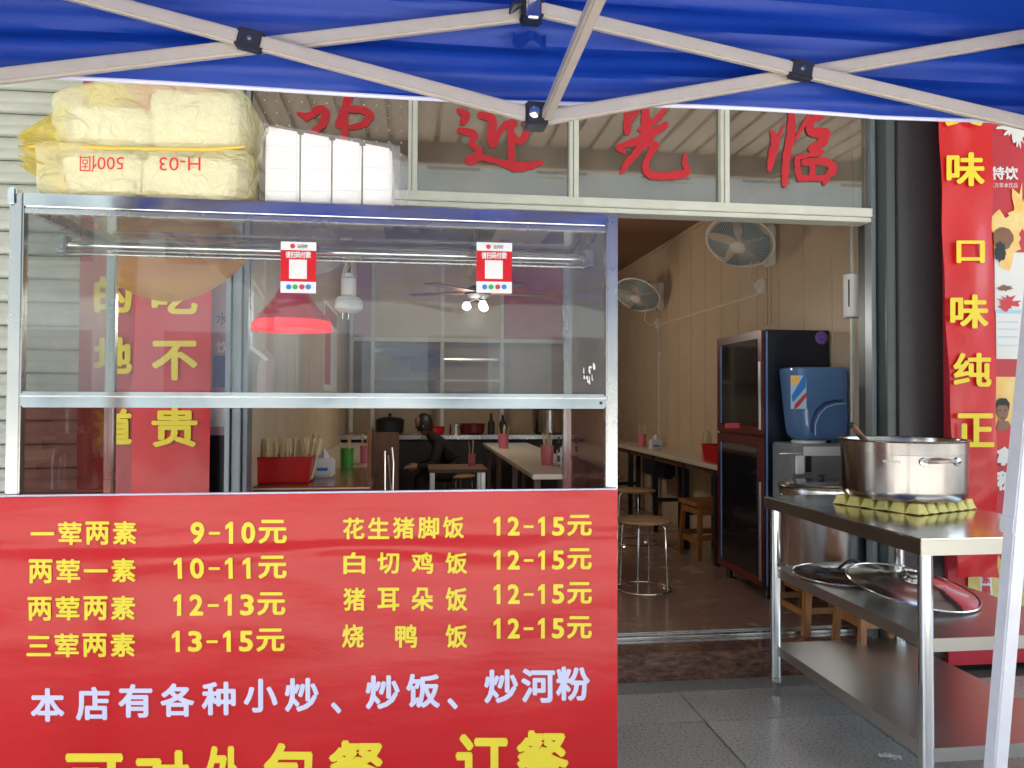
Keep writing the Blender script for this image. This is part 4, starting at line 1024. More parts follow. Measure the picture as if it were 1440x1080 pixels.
jg = thing('water_jug', 'translucent blue square water jug upside down on the dispenser', 'jug', ((dx0 + dx1) / 2 + .01, 3.735, dz1 + .012))
def jug_ring(z, sx, sy, dx=0.):
    n = 40; out = []
    for k in range(n):
        a = 2 * pi * k / n; c_, s_2 = cos(a), sin(a); rr_ = (abs(c_) ** 7 + abs(s_2) ** 7) ** (-1 / 7)
        out.append(Vector((c_ * rr_ * sx + dx, s_2 * rr_ * sy, z)))
    return out
jz0 = dz1 + .014; jh = at(1150, 516, 3.64).z - jz0; jcx = at(1152, 570, 3.70).x
J = MB(); secs = [(0, .095, .07), (.008, .112, .085), (.03, .128, .098), (.08, .134, .102), (.18, .139, .104), (jh - .02, .146, .108), (jh - .005, .142, .105), (jh, .13, .095), (jh + .001, .0005, .0005)]
n = 40; vs = []
for z, sx, sy in secs: vs += [v + Vector((jcx + .004 - .02 * z / .35, 3.735, jz0)) for v in jug_ring(z, sx, sy)]
J.add(vs, [(i * n + k, i * n + (k + 1) % n, (i + 1) * n + (k + 1) % n, (i + 1) * n + k) for i in range(len(secs) - 1) for k in range(n)])
mk('jug_body', J, M['jug'], jg)
hd = [at(1142, 608, 3.634), at(1142, 592, 3.630), at(1148, 578, 3.628), at(1158, 568, 3.628), at(1170, 564, 3.630), at(1184, 563, 3.636)]
mk('moulded_handle', MB().tube(hd, .007, 8), mat('dark_blue_plastic', (.01, .03, .12), .3), jg)
mk('moulded_handle', MB().tube([p + Vector((.018, 0, -.016)) for p in hd], .003, 8), M['paleblue'], jg)
lb = mk('label_sticker', rect(1112, 528, 1134, 575, 3.620, .001), M['paleblue'], jg, smooth=False)
mk('label_print', rect(1112, 528, 1124, 541, 3.6185, .001), M['flame'], jg, smooth=False)
mk('label_print', MB().add([at(x, y_, 3.6175) for x, y_ in ((1116, 576), (1118, 568), (1133, 552), (1136, 556), (1122, 573))], [(0, 1, 2, 3, 4)]), M['icred'], jg, smooth=False)
mk('label_print', MB().add([at(x, y_, 3.6175) for x, y_ in ((1113, 557), (1130, 528), (1134, 528), (1133, 545), (1115, 566))], [(0, 1, 2, 3, 4)]), M['icblue'], jg, smooth=False)

# disinfection cabinet
fx0, fx1, fy0, fy1 = 1.848, 2.235, 3.86, 4.66
fzt = at(1070, 463, fy0).z
fx0 = at(1071, 600, fy0).x; fx1 = min(2.24, at(1167, 600, fy0).x); fy1 = fx0 / math.tan(math.atan((1007 - 720) / F) + YAW)
fg = thing('glass_door_cabinet', 'tall black sterilising cabinet with two red-framed glass doors', 'cabinet', ((fx0 + fx1) / 2, (fy0 + fy1) / 2, FZ))
mk('cabinet_body', MB().box((fx0 + .022, fy0 + .002, FZ + .06), (fx1, fy1 - .002, fzt)), M['cabside'], fg, bevel=.004)
for x in (fx0 + .06, fx1 - .05):
    for y in (fy0 + .06, fy1 - .06): mk('foot', MB().tube([(x, y, FZ), (x, y, FZ + .062)], .018, 10), M['black'], fg)
zm = at(1071, 614, fy0).z
for z0, z1 in ((zm + .006, fzt - .002), (FZ + .075, zm - .006)):
    d = mk('door', MB().box((fx0 + .004, fy0 + .006, z0), (fx0 + .0215, fy1 - .004, z1)), M['cabred'], fg, bevel=.003)
    mk('door_glass', MB().box((fx0 - .0, fy0 + .055, z0 + .045), (fx0 + .0035, fy1 - .055, z1 - .045)), M['cabblack'], d, bevel=.001)
    mk('trim_strip', MB().box((fx0 - .002, fy1 - .09, z0 + .05), (fx0 - .0005, fy1 - .072, z1 - .05)), M['cabblue'], d)
    mk('handle', MB().box((fx0 - .006, fy0 + .012, z0 + .03), (fx0 + .003, fy0 + .030, z0 + (z1 - z0) * .7)), M['dullsteel'], d, bevel=.002)
mk('corner_trim', MB().box((fx0 + .024, fy0 - .004, FZ + .08), (fx0 + .034, fy0 + .001, fzt - .01)), M['cabblue'], fg, bevel=.001)
mk('control_label', rect(1020, 595, 1040, 602, fy0 + .2, .001), M['icred'], fg, smooth=False)
c = at(1155, 475, fy0)
pk = thing('purple_hook', 'round purple suction hook on the upper cabinet side', 'hook', c)
pur = mat('purple_plastic', (.16, .08, .35), .3)
mk('disc', MB().lathe([(.0001, .004), (.030, .003), (.036, 0)], c + Vector((0, -.001, 0)), 26, Matrix.Rotation(pi / 2, 3, 'X')), pur, pk)
mk('knob', MB().lathe([(.0001, .026), (.012, .024), (.016, .016), (.012, .004)], c + Vector((.003, -.001, 0)), 18, Matrix.Rotation(pi / 2, 3, 'X')), pur, pk)

# white cylinder on the right wall beside the door
c = at(1198, 416, 3.50); c.x = RX - .075
hz0, hz1 = at(1198, 447, 3.46).z, at(1198, 386, 3.46).z
wc = thing('white_cylinder_box', 'white cylindrical box hung on the beige wall beside the door jamb', 'dispenser', (at(1199, 416, 3.46).x, 3.46, hz0))
cc = at(1199, 416, 3.46)
mk('cylinder', MB().lathe([(.0001, 0), (.040, 0), (.044, .004), (.044, hz1 - hz0 - .004), (.040, hz1 - hz0), (.0001, hz1 - hz0)], (cc.x, 3.46, hz0), 30), M['white'], wc)
mk('slot', MB().box((cc.x - .0385, 3.43, hz0 + .05), (cc.x - .034, 3.436, hz1 - .03)), M['black'], wc)
mk('wall_bracket', MB().box((cc.x + .03, 3.45, hz0 + .03), (RX - .011, 3.47, hz1 - .03)), M['white'], wc)
mk('cable_cover', MB().box((cc.x - .008, 3.455, .6), (cc.x + .006, 3.47, hz0 - .001)), M['white_alu'], wc)
mk('cable_cover', MB().box((cc.x - .006, 3.455, hz1 + .001), (cc.x + .004, 3.468, CZ - .001)), M['white_alu'], wc)

# wall fans
def wall_fan(loc, label):
    t = thing('wall_fan', label, 'fan', loc, 'wall fans')
    # local frame: mount at origin on wall (+x is the wall), head towards -x, tilted down
    mk('mount', MB().prism([(-.075, .12), (-.02, .135), (0, .135), (0, -.13), (-.045, -.13), (-.07, -.09)], -.045, .045), M['white2'], t, bevel=.012, world=False)
    mk('pull_knob', MB().lathe([(.0001, .0), (.012, .004), (.012, .03), (.0001, .034)], (-.082, -.01, -.09), 12), M['black'], t, world=False)
    mk('arm', MB().tube([(-.05, 0, .09), (-.12, -.02, .12), (-.17, -.05, .12)], [.03, .026, .03], 12), M['white2'], t, world=False)
    D = Vector((-.45, -.42, -.78)).normalized(); zaxis = D; xa = zaxis.cross(Vector((0, 0, 1))).normalized(); ya = zaxis.cross(xa)
    Rm = Matrix((xa, ya, zaxis)).transposed(); hc = Vector((-.24, -.08, .055))
    mk('motor', MB().lathe([(.0001, -.10), (.04, -.10), (.058, -.08), (.062, -.03), (.05, .0), (.0001, .002)], hc, 24, Rm), M['white2'], t, world=False)
    gc = hc + D * .07; Rg = .205
    mk('cage_rim', MB().tube([gc + Rm @ Vector((Rg * cos(2 * pi * k / 48), Rg * sin(2 * pi * k / 48), 0)) for k in range(48)], .008, 8, closed=True), M['white2'], t, world=False)
    cg = MB()
    for k in range(72):
        a = 2 * pi * k / 72; u = Vector((cos(a), sin(a), 0))
        cg.tube([gc + Rm @ (u * .045 + Vector((0, 0, .055))), gc + Rm @ (u * .12 + Vector((0, 0, .05))), gc + Rm @ (u * .19 + Vector((0, 0, .02))), gc + Rm @ (u * Rg)], .0011, 3)
        if k % 2: cg.tube([gc + Rm @ (u * .05 + Vector((0, 0, -.055))), gc + Rm @ (u * .19 + Vector((0, 0, -.03))), gc + Rm @ (u * Rg)], .0011, 3)
    cage = mk('wire_cage', cg, M['white2'], t, world=False, kind='stuff')
    mk('hub_cap', MB().lathe([(.0001, .064), (.03, .062), (.046, .054), (.046, .05)], gc, 24, Rm), M['white2'], t, world=False)
    blm = glass('fan_blade_plastic', (.45, .6, .62), .08, 1, .55, (.25, .36, .40), .1, smear=False) if 'fan_blade_plastic' not in bpy.data.materials else bpy.data.materials['fan_blade_plastic']
    for k in range(5):
        a0_ = 2 * pi * k / 5
        def bl_(u, v, a0_=a0_):
            rr_ = .03 + .155 * v; a = a0_ + (u - .4) * (1.0 + .1 * v) * (.55 + .5 * v)
            return gc + Rm @ Vector((rr_ * cos(a), rr_ * sin(a), .012 - .03 * (u - .5)))
        mk('blade', MB().grid(bl_, 6, 6), blm, t, world=False, solid=.0015)
    mk('pull_cord', MB().tube([(-.03, -.03, -.13), (-.03, -.03, -.50)], .0016, 5), M['handle'], t, world=False)
    mk('pull_cord', MB().tube([(-.03, .02, -.13), (-.03, .02, -.50)], .0016, 5), M['handle'], t, world=False)
    for yy in (-.03, .02): mk('cord_bead', MB().lathe([(.0001, -.012), (.007, -.006), (.005, .006), (.0001, .012)], (-.03, yy, -.51), 10), M['white2'], t, world=False)
    mk('power_cord', MB().tube([(-.13, -.03, .06), (-.16, -.03, -.08), (-.19, -.05, -.22), (-.12, -.05, -.27)], .0028, 6), M['white2'], t, world=False)
    return t
def wallpt(px, py):
    a = math.atan((px - 720) / F) + YAW; Y = (RX - .011) / math.tan(a); return at(px, py, Y)
fpos = wallpt(1088, 347)
fan = wall_fan((RX - .0105, fpos.y, fpos.z), 'white wall fan near the doorway, its cage facing down the room')
f2 = wallpt(932, 418)
fan2 = copy_tree(fan, (RX - .0105, f2.y, f2.z), None, 'farther wall fan half hidden behind the cart post')
fan3 = copy_tree(fan, (LX + .0105, 4.35, 2.28), pi, 'wall fan on the left wall behind the cart glass')
def outlet(px, py, lab):
    p = wallpt(px, py); t = thing('wall_socket', lab, 'socket', (RX - .0105, p.y, p.z), 'sockets under the wall fans')
    mk('plate', MB().box((-.022, -.045, -.045), (0, .045, .045)), M['white'], t, bevel=.004, world=False)
    mk('plug', MB().box((-.055, -.02, -.015), (-.0225, .02, .018)), M['white2'], t, bevel=.005, world=False)
    return t
o1 = outlet(1073, 402, 'white wall socket with a plug under the near wall fan'); o2 = outlet(927, 455, 'white wall socket under the farther wall fan')
cd = thing('cable_trunking', 'thin white cable trunking running along the beige wall between the sockets', 'trunking', (RX - .02, 5.5, 1.6))
a = o1.location; b = o2.location
mk('channel', MB().box((RX - .019, a.y + .046, a.z - .055), (RX - .0105, b.y - .0, a.z - .045)), M['white2'], cd)
mk('channel', MB().box((RX - .02, b.y - .008, FZ + .65), (RX - .0105, b.y + .008, b.z - .046)), M['white2'], cd)
mk('channel', MB().box((RX - .02, b.y - .046, a.z - .056), (RX - .0105, b.y + .0, a.z - .0455)), M['white2'], cd)

# counters and tables inside
def cup(loc, label, m='pinkplastic', sticks=14, seed=0, h=.11, r=.038):
    t = thing('chopstick_cup', label, 'cup', loc, 'chopstick cups on the tables')
    mk('cup_wall', MB().lathe([(.0001, 0), (r * .9, 0), (r, h), (r * .93, h), (r * .85, .004)], (0, 0, 0), 20), M[m], t, world=False)
    rnd = random.Random(seed)
    for i in range(sticks):
        a = rnd.uniform(0, 6.28); q = rnd.uniform(.2, .8) * r; l_ = rnd.uniform(.17, .21); tl = rnd.uniform(.1, .9)
        mk('chopstick', MB().tube([(q * cos(a) * .5, q * sin(a) * .5, .006), (q * cos(a) * (1 + tl), q * sin(a) * (1 + tl), l_)], [.0022, .0032], 5), M['bamboo'], t, world=False)
    return t
def tissue_pack(loc, label, s=1.):
    t = thing('tissue_pack', label, 'tissues', loc, 'tissue packs on the tables')
    mk('pack', MB().box((-.05 * s, -.035 * s, 0), (.05 * s, .035 * s, .09 * s)), M['tissue'], t, bevel=.010 * s, world=False)
    mk('tissue_sheet', MB().grid(lambda u, v: Vector(((u - .5) * .07 * s * (1 - .4 * v), .012 * s * sin(u * 9), .088 * s + .045 * s * v * (1 - abs(u - .5)))), 8, 4), M['tissue'], t, world=False)
    mk('print', MB().box((-.03 * s, -.0362 * s, .03 * s), (.02 * s, -.0352 * s, .045 * s)), M['icblue'], t, world=False)
    return t

CZt = .775
rc = thing('right_wall_counter', 'long cream counter with dark legs along the right wall', 'counter', (2.05, 5.8, FZ))
mk('tabletop', MB().box((1.90, fy1 + .02, CZt - .03), (RX - .012, 7.3, CZt)), M['tabletop'], rc, bevel=.003)
for y in (fy1 + .25, 5.3, 6.0, 6.7, 7.2):
    for x in (1.96, 2.18): mk('leg', MB().box((x - .02, y - .02, FZ), (x + .02, y + .02, CZt - .031)), M['black'], rc)
    mk('brace', MB().box((1.981, y - .012, .36), (2.159, y + .012, .39)), M['black'], rc)
mk('rail', MB().box((1.945, fy1 + .1, CZt - .075), (1.965, 7.25, CZt - .031)), M['panelwood'], rc)
mk('hanging_bag', MB().box((2.0, 5.9, .55), (2.1, 6.5, .70)), M['cabside'], rc, bevel=.02)
rb = thing('red_basket', 'red plastic basket on the right counter beside the cabinet', 'basket', (2.03, fy1 + .27, CZt))
bxc, byc = 2.03, fy1 + .27
def basket(parent, x, y, z, wx, wy, h, m, tz=1.14):
    sec = [(0, .86), (.01, .88), (h, 1.0), (h + .004, 1.06), (h - .004, 1.06), (h - .006, .99), (.014, .86)]
    vs = []; n = 4
    for zz, k_ in sec:
        for sx, sy in ((-1, -1), (1, -1), (1, 1), (-1, 1)): vs.append(Vector((x + sx * wx / 2 * k_, y + sy * wy / 2 * k_, z + zz)))
    fs = [(i * 4 + k_, i * 4 + (k_ + 1) % 4, (i + 1) * 4 + (k_ + 1) % 4, (i + 1) * 4 + k_) for i in range(len(sec) - 1) for k_ in range(4)] + [(0, 3, 2, 1), tuple((len(sec) - 1) * 4 + q for q in range(4))]
    return mk('basket_wall', MB().add(vs, fs), m, parent, bevel=.006)
basket(rb, bxc, byc, CZt, .22, .30, .12, M['redplastic'])
cup((1.99, fy1 + .50, CZt), 'pink chopstick cup right of the far tissue pack, just behind the red basket', seed=1)
cup((2.02, 6.55, CZt), 'lone pink cup at the far end of the right counter', seed=2, sticks=6)
tissue_pack((1.98, 6.05, CZt), 'white tissue pack on the right counter beyond the red basket')

def wood_round_stool(loc, label):
    t = thing('round_stool', label, 'stool', loc, 'round wooden-seat wire stools')
    h = .40
    mk('seat', MB().lathe([(.0001, h - .018), (.14, h - .018), (.150, h - .010), (.150, h - .004), (.144, h), (.0001, h)], (0, 0, 0), 32), M['ply'], t, world=False)
    for k in range(4):
        a = pi / 4 + k * pi / 2 + .25
        pts = [Vector((.05 * cos(a), .05 * sin(a), h - .021)), Vector((.10 * cos(a), .10 * sin(a), h - .021)), Vector((.122 * cos(a), .122 * sin(a), h - .05)), Vector((.128 * cos(a), .128 * sin(a), .2)), Vector((.135 * cos(a), .135 * sin(a), .012))]
        mk('leg', MB().tube(pts, .005, 7), M['polish'], t, world=False)
    mk('foot_ring', MB().tube([(.152 * cos(2 * pi * k / 28), .152 * sin(2 * pi * k / 28), .007) for k in range(28)], .0055, 6, closed=True), M['polish'], t, world=False)
    return t
s0 = atz(905, 829, FZ)
rs = wood_round_stool((s0.x, s0.y, FZ), 'round wooden stool with thin steel legs standing alone inside the doorway')
s1 = copy_tree(rs, (1.66, 5.55, FZ), .4, 'round stool behind the nearest one, by the right counter')
s2 = copy_tree(rs, (1.68, 6.5, FZ), .9, 'round stool farthest back along the right counter')
s3 = copy_tree(rs, (.42, 4.75, FZ), .2, 'round stool in the aisle left of the middle counter')
s4 = copy_tree(rs, (.36, 5.6, FZ), .6, 'round stool farther back left of the middle counter')
wst = copy_tree(ws1, (2.02, fy1 + .55, FZ), .1, 'wooden stool under the right counter behind the cabinet'); wst.scale = (.9, .9, 1.35)

mc = thing('middle_counter', 'cream-topped counter running back through the middle of the room', 'counter', (.85, 5.4, FZ))
my0 = 4.1; mx0 = at(749, 668, my0).x; mz = at(770, 667, my0).z
mk('tabletop', MB().box((mx0, my0, mz - .028), (mx0 + .42, 7.1, mz)), M['tabletop'], mc, bevel=.003)
for y in (my0 + .15, 5.2, 6.2, 7.0):
    for x in (mx0 + .05, mx0 + .37): mk('leg', MB().box((x - .018, y - .018, FZ), (x + .018, y + .018, mz - .029)), M['panelwood'], mc)
mk('rail', MB().box((mx0 + .06, my0 + .17, .35), (mx0 + .08, 6.98, .375)), M['panelwood'], mc)
p = at(728, 640, 4.75)
cup((mx0 + .19, 4.72, mz), 'pink cup full of chopsticks at the near end of the middle counter', seed=5, sticks=18, h=.12, r=.042)
cup((mx0 + .10, 6.3, mz), 'pink cup with a handle farther back on the middle counter', seed=6, sticks=5, h=.12, r=.045)
tissue_pack((mx0 + .30, 4.66, mz), 'white printed tissue pack beside the full cup on the middle counter', 1.15)

at_ = thing('aisle_table', 'small brown-topped table in front of the seated person', 'table', (at(648, 660, 5.6).x, 5.75, FZ))
ax0, ax1 = at(603, 660, 5.5).x, at(686, 660, 5.5).x; az = at(648, 660, 5.5).z
mk('tabletop', MB().box((ax0, 5.5, az - .025), (ax1, 5.95, az)), M['panelwood'], at_, bevel=.003)
for x in (ax0 + .03, ax1 - .03):
    for y in (5.54, 5.91): mk('leg', MB().box((x - .014, y - .014, FZ), (x + .014, y + .014, az - .026)), M['dullsteel'], at_)
cup(((ax0 + ax1) / 2 + .12, 5.8, az), 'small pink cup on the brown aisle table', seed=31, sticks=6, h=.09, r=.03)

# left side: red-brown table, basket of chopsticks
lt = thing('front_table', 'small red-brown wooden table just inside the left of the shopfront', 'table', (-.42, 3.75, FZ))
lz = at(430, 684, 3.36).z
lx1 = at(520, 680, 3.36).x
mk('tabletop', MB().box((LX + .012, 3.36, lz - .03), (lx1, 4.25, lz)), M['redwood'], lt, bevel=.004)
mk('edge_strip', MB().box((LX + .012, 3.353, lz - .012), (lx1, 3.3595, lz - .006)), M['tabletop'], lt)
for x in (LX + .05, lx1 - .05):
    for y in (3.42, 4.2): mk('leg', MB().box((x - .02, y - .02, FZ), (x + .02, y + .02, lz - .031)), M['panelwood'], lt)
bk = thing('chopstick_basket', 'red plastic basket packed with wooden chopsticks on the front table', 'basket', (at(396, 660, 3.5).x, 3.56, lz))
bkx = at(395, 660, 3.47).x; bw_ = (at(443, 650, 3.47).x - at(349, 650, 3.47).x)
bh_ = at(395, 643, 3.47).z - lz
basket(bk, bkx, 3.56, lz + .001, bw_ * .94, .20, bh_, M['redplastic'])
rnd = random.Random(11)
for i in range(78):
    u = i / 77; x = bkx - bw_ * .44 + bw_ * .88 * u; yy = 3.56 + rnd.uniform(-.07, .05); lean = -.006 + .045 * max(0, u - .75) / .25 + rnd.uniform(-.004, .004)
    z1 = lz + bh_ + .078 + rnd.uniform(-.006, .006)
    mk('chopstick', MB().bar((x, yy, lz + .015), (x + lean, yy + .02, z1), .0052, .0052), M['bamboo'], bk, smooth=False)
t = cup((bkx + .10, 3.86, lz), 'cup of wooden skewers standing behind the basket', 'white', 12, 21)
cup((-.38, 4.5, lz - .03), 'green cup on the left wall counter', 'green', 4, 22, .12, .04)
cup((-.30, 4.9, lz - .03), 'pink cup on the left wall counter, right of the green one', 'pinkplastic', 5, 23, .11, .035)
tissue_pack((at(455, 655, 3.75).x, 3.78, lz), 'white tissue pack on the front table beside the red basket', 1.0)
lc = thing('left_wall_counter', 'narrow grey counter running back along the left wall', 'counter', (-.5, 5.6, FZ))
mk('tabletop', MB().box((LX + .012, 4.27, lz - .06), (-.24, 7.2, lz - .03)), M['tabletop'], lc, bevel=.003)
for y in (4.5, 5.5, 6.5): mk('leg', MB().box((-.30, y - .02, FZ), (-.26, y + .02, lz - .061)), M['panelwood'], lc)
# wooden settle end with metal rods
pn = thing('wooden_partition', 'dull brown wooden partition panel right of the front table', 'partition', (-.1, 3.95, FZ))
qa, qb = at(523, 640, 3.95).x, at(561, 640, 3.95).x; qz = at(540, 608, 3.95).z
mk('panel', MB().box((qa, 3.95, FZ), (qb, 3.975, qz)), M['panelwood'], pn, bevel=.003)
mk('edge_board', MB().box((qa - .022, 3.94, FZ), (qa - .001, 4.0, qz + .006)), M['wood'], pn, bevel=.003)
mk('rod', MB().tube([at(541, 634, 3.9), at(541, 700, 3.9)], .007, 8), M['polish'], pn)
mk('rod', MB().tube([at(551, 629, 3.88), at(553, 650, 3.88), at(552, 700, 3.88)], .006, 8), M['polish'], pn)
mk('rod', MB().tube([at(546, 640, 3.9), at(548, 668, 3.9), at(550, 690, 3.9)], .004, 8), M['steel'], pn)

# kitchen partition at the back with white frames and panes
kp = thing('kitchen_partition', 'glazed kitchen partition with pale frames at the back of the room', 'partition', (.8, 7.9, FZ))
KY = 7.8
fxs = [at(p, 520, KY).x for p in (494, 524, 622, 706, 800)]
for x in fxs: mk('frame_post', MB().box((x - .018, KY, .85), (x + .018, KY + .05, CZ - .002)), M['white_alu'], kp, bevel=.002)
zh = at(620, 478, KY).z; zh2 = at(660, 535, KY).z
for i in range(4):
    mk('frame_rail', MB().box((fxs[i] + .019, KY + .002, zh - .02), (fxs[i + 1] - .019, KY + .048, zh + .02)), M['white_alu'], kp, bevel=.002)
    mk('upper_panel', MB().box((fxs[i] + .019, KY + .02, zh + .021), (fxs[i + 1] - .019, KY + .03, CZ - .003)), M['pinkposter' if i == 0 else ('wall' if i < 3 else 'pinkred')], kp)
mk('frame_rail', MB().box((fxs[2] + .019, KY + .002, zh2 - .012), (fxs[3] - .019, KY + .03, zh2 + .012)), M['white_alu'], kp)
mk('pane', MB().box((fxs[1] + .019, KY + .02, zh2), (fxs[2] - .019, KY + .026, zh - .021)), M['transom'], kp)
for zz, x0_, x1_ in ((1.55, fxs[1], fxs[2]), (1.62, fxs[2], fxs[3])):
    mk('shelf', MB().box((x0_ + .02, KY + .2, zz - .02), (x1_ - .02, KY + .4, zz)), M['dullsteel'], kp)
kc = thing('kitchen_counter', 'steel kitchen counter with pots and bowls at the back', 'counter', (.5, 7.4, FZ))
kz = at(640, 612, 7.3).z
mk('worktop', MB().box((at(470, 612, 7.3).x, 7.3, kz - .04), (at(800, 612, 7.3).x, 7.78, kz)), M['steel'], kc, bevel=.004)
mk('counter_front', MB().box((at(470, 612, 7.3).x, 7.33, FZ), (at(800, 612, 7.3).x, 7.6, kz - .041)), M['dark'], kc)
for px, r_, h_, m_, nm, lab in ((772, .17, .24, 'potsteel', 'dark_pot', 'large dark pot on the kitchen counter behind the middle counter'),
                               (664, .13, .10, 'cabred', 'red_bowl', 'dark red bowl on the kitchen counter left of the large pot'),
                               (610, .11, .07, 'redplastic', 'red_basin', 'bright red basin on the kitchen counter above the seated person'),
                               (548, .14, .13, 'black', 'black_rice_cooker', 'black rice cooker at the left of the kitchen counter')):
    p = at(px, 612, 7.5); t = thing(nm, lab, 'pot' if 'pot' in nm else 'kitchenware', (p.x, 7.52, kz))
    mk('vessel', MB().lathe([(.0001, 0), (r_ * .8, 0), (r_ * .95, .02), (r_, h_), (r_ * 1.04, h_ + .004), (r_ * .96, h_ - .004), (r_ * .9, .02)], (0, 0, 0), 28), M[m_], t, world=False)
    if nm in ('dark_pot', 'black_rice_cooker'):
        mk('lid', MB().lathe([(r_ * 1.04, h_ + .006), (r_ * .8, h_ + .03), (.0001, h_ + .045)], (0, 0, 0), 28), M['dullsteel' if nm == 'dark_pot' else 'black'], t, world=False)
        mk('knob', MB().lathe([(.01, h_ + .04), (.02, h_ + .07), (.0001, h_ + .075)], (0, 0, 0), 12), M['black'], t, world=False)
for i, (px, lab) in enumerate(((640, 'short steel canister on the kitchen counter'), (690, 'tall thin bottle beside the red bowl'), (706, 'dark sauce bottle right of the tall thin one'))):
    p = at(px, 612, 7.5); t = thing('sauce_bottle' if i else 'steel_canister', lab, 'bottle' if i else 'canister', (p.x, 7.45, kz))
    mk('bottle_body', MB().lathe([(.0001, 0), (.035, 0), (.035, .11), (.014, .15), (.014, .19), (.0001, .19)] if i else [(.0001, 0), (.06, 0), (.06, .09), (.0001, .095)], (0, 0, 0), 16), M['dark' if i else 'steel'], t, world=False)
    mk('cap', MB().lathe([(.016, .19), (.016, .21), (.0001, .211)] if i else [(.062, .09), (.062, .1), (.0001, .102)], (0, 0, 0), 16), M['redplastic' if i == 1 else 'steel'], t, world=False)
# poster in red on the left part of back
wpz = thing('menu_poster', 'faded red and white menu poster on the left wall far inside', 'poster', (LX + .02, 6.5, 1.6))
mk('sheet', MB().box((LX + .0115, 5.9, 1.25), (LX + .014, 6.9, 1.95)), M['tissue'], wpz)
mk('print', MB().box((LX + .0142, 5.95, 1.8), (LX + .0155, 6.85, 1.92)), M['posterred'], wpz)
mk('print', MB().box((LX + .0142, 5.95, 1.3), (LX + .0155, 6.35, 1.75)), M['pinkred'], wpz)

# ceiling fan with lit bulbs
cf = thing('ceiling_fan_light', 'dark ceiling fan with three lit bulbs seen through the cart glass', 'ceiling fan', (0, 0, 0))
cfc = at(672, 420, 6.0); cf.location = cfc
mk('rod', MB().tube([(0, 0, .1), (0, 0, CZ - cfc.z - .002)], .012, 8), M['dark'], cf, world=False)
mk('motor', MB().lathe([(.0001, .0), (.06, .0), (.10, .03), (.10, .07), (.05, .1), (.0001, .1)], (0, 0, 0), 24), M['dark'], cf, world=False)
for k in range(5):
    a = k * 2 * pi / 5 + .2; R_ = Matrix.Rotation(a, 3, 'Z')
    b = MB().box((.10, -.055, .045), (.58, .055, .053)); b.v = [R_ @ v for v in b.v]
    mk('blade', b, M['panelwood'], cf, world=False)
for k in range(3):
    a = k * 2 * pi / 3 + .9; c = Vector((.09 * cos(a), .09 * sin(a), -.06))
    mk('lamp_arm', MB().tube([(0, 0, 0), (.06 * cos(a), .06 * sin(a), -.015), c + Vector((0, 0, .03))], .008, 6), M['dark'], cf, world=False)
    mk('bulb', MB().lathe([(.0001, -.035), (.03, -.02), (.035, 0), (.02, .03), (.0001, .032)], c, 16), M['bulb'], cf, world=False)
fl = bpy.data.lights.new('fan_light', 'POINT'); fl.energy = 2.5; fl.color = (1, .93, .8); fl.shadow_soft_size = .1
flo = bpy.data.objects.new('fan_light', fl); COL.objects.link(flo); flo.parent = cf; flo.location = (0, 0, -.14)

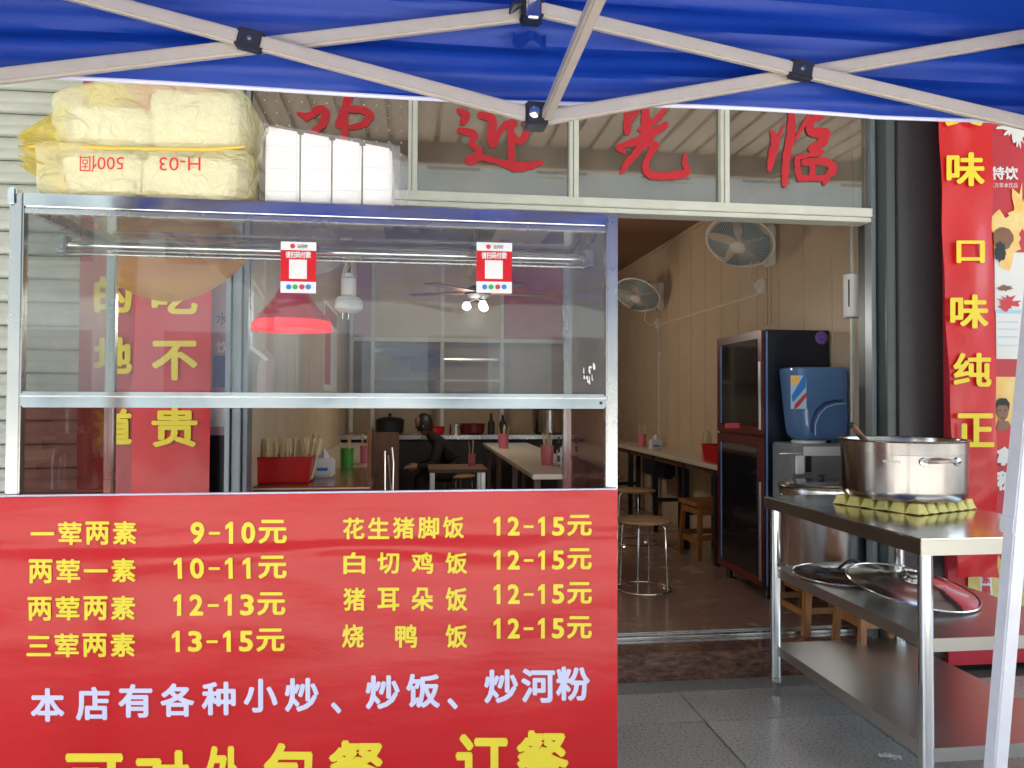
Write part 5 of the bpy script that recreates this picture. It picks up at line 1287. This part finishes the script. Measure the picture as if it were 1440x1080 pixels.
# ------------------------------------------------------------------ the person at the back
def person():
    bm_pts = {'hip': (0, 0, .50, .13), 'waist': (-.07, 0, .62, .12), 'chest': (-.19, 0, .78, .135), 'neck': (-.29, 0, .90, .05), 'head0': (-.33, 0, .945, .06),
              'sL': (-.20, .15, .82, .06), 'eL': (-.27, .20, .60, .045), 'hL': (-.42, .16, .56, .035),
              'sR': (-.20, -.15, .82, .06), 'eR': (-.27, -.21, .60, .045), 'hR': (-.43, -.17, .57, .035),
              'kL': (-.40, .12, .50, .075), 'aL': (-.42, .13, .08, .05), 'tL': (-.53, .14, .045, .04),
              'kR': (-.40, -.12, .49, .075), 'aR': (-.40, -.13, .08, .05), 'tR': (-.51, -.14, .045, .04), 'jL': (-.10, .09, .50, .10), 'jR': (-.10, -.09, .50, .10)}
    E_ = [('hip', 'waist'), ('waist', 'chest'), ('chest', 'neck'), ('neck', 'head0'), ('chest', 'sL'), ('sL', 'eL'), ('eL', 'hL'), ('chest', 'sR'), ('sR', 'eR'), ('eR', 'hR'),
          ('hip', 'jL'), ('jL', 'kL'), ('kL', 'aL'), ('aL', 'tL'), ('hip', 'jR'), ('jR', 'kR'), ('kR', 'aR'), ('aR', 'tR')]
    names = list(bm_pts); me = bpy.data.meshes.new('body'); me.from_pydata([bm_pts[n_][:3] for n_ in names], [(names.index(a), names.index(b)) for a, b in E_], [])
    p = at(640, 650, 6.75)
    t = thing('person', 'person in dark clothes with black hair, seated and leaning forward at the back', 'person', (p.x + .03, 6.75, FZ))
    t.scale = (.84, .84, .84)
    o = bpy.data.objects.new('body', me); COL.objects.link(o); o.parent = t
    sk = o.modifiers.new('skin', 'SKIN'); me.skin_vertices[0].data[names.index('hip')].use_root = True
    for i, n_ in enumerate(names): me.skin_vertices[0].data[i].radius = (bm_pts[n_][3], bm_pts[n_][3])
    s = o.modifiers.new('sub', 'SUBSURF'); s.levels = 2; s.render_levels = 2
    me.materials.append(M['cloth'])
    hc = Vector((-.37, 0, 1.0))
    hd_ = MB().lathe([(.0001, -.11), (.04, -.10), (.062, -.06), (.074, 0), (.076, .04), (.06, .09), (.03, .112), (.0001, .116)], hc, 20, Matrix.Rotation(radians(-25), 3, 'Y'))
    mk('head', hd_, M['skin'], t, world=False)
    mk('nose', MB().lathe([(.0001, .02), (.010, .0), (.012, -.012), (.0001, -.014)], hc + Vector((-.078, 0, -.022)), 8), M['skin'], t, world=False)
    for s_3 in (-1, 1):
        mk('ear', MB().lathe([(.0001, -.02), (.012, -.01), (.014, .01), (.0001, .022)], hc + Vector((.0, s_3 * .074, -.01)), 8), M['skin'], t, world=False)
        mk('eye', MB().lathe([(.0001, -.006), (.007, 0), (.0001, .006)], hc + Vector((-.068, s_3 * .028, .012)), 8), M['black'], t, world=False)
    mk('mouth', MB().tube([hc + Vector((-.066, -.02, -.055)), hc + Vector((-.070, 0, -.057)), hc + Vector((-.066, .02, -.055))], .003, 6), M['cabred'], t, world=False)
    hr = MB().lathe([(.079, -.06), (.086, -.02), (.088, .03), (.072, .09), (.035, .122), (.0001, .127)], hc + Vector((.012, 0, .004)), 20, Matrix.Rotation(radians(-5), 3, 'Y'))
    mk('hair', hr, M['hair'], t, world=False)
    for s_3, hp in ((1, Vector((-.45, .16, .562))), (-1, Vector((-.46, -.17, .572)))):
        hb_ = MB().tube([hp + Vector((.02, 0, 0)), hp + Vector((-.015, 0, 0)), hp + Vector((-.06, 0, -.002))], [.026, .036, .030], 10)
        mk('hand', hb_, M['skin'], t, world=False)
        for q in range(4):
            mk('finger', MB().tube([hp + Vector((-.055, (q - 1.5) * .017, 0)), hp + Vector((-.085, (q - 1.5) * .018, -.002)), hp + Vector((-.11 + .004 * abs(q - 1.5), (q - 1.5) * .018, -.014))], [.009, .0085, .007], 8), M['skin'], t, world=False)
        mk('thumb', MB().tube([hp + Vector((-.01, -s_3 * .03, 0)), hp + Vector((-.04, -s_3 * .048, -.004)), hp + Vector((-.06, -s_3 * .05, -.012))], [.011, .010, .008], 8), M['skin'], t, world=False)
    return t
pe = person()
s5 = copy_tree(rs, (pe.location.x, 6.75, FZ), .3, 'round stool the seated person sits on')

# scrap of paper on the ground
sc_ = at(1250, 1070, 1.9); g = atz(1252, 1068, 0)
sp3 = MB().grid(lambda u, v: Vector((-.02 + .045 * u + .012 * sin(v * 6), -.018 + .045 * v, .003 + .008 * abs(sin(u * 6 + v * 5)))), 8, 8)
o = mk('paper_scrap', sp3, M['tissue'], None, solid=.001); o.location = (g.x, g.y, 0); tag(o, 'small crumpled white paper scrap on the paving below the work table', 'litter')
g = atz(1409, 977, 0)
o = mk('paper_scrap', MB().lathe([(.0001, 0), (.02, .003), (.022, .012), (.012, .02), (.0001, .021)], (0, 0, 0), 10), M['tissue'], None); o.location = (g.x, min(g.y, 2.98), 0)
tag(o, 'white paper lump on the paving right of the work table', 'litter')
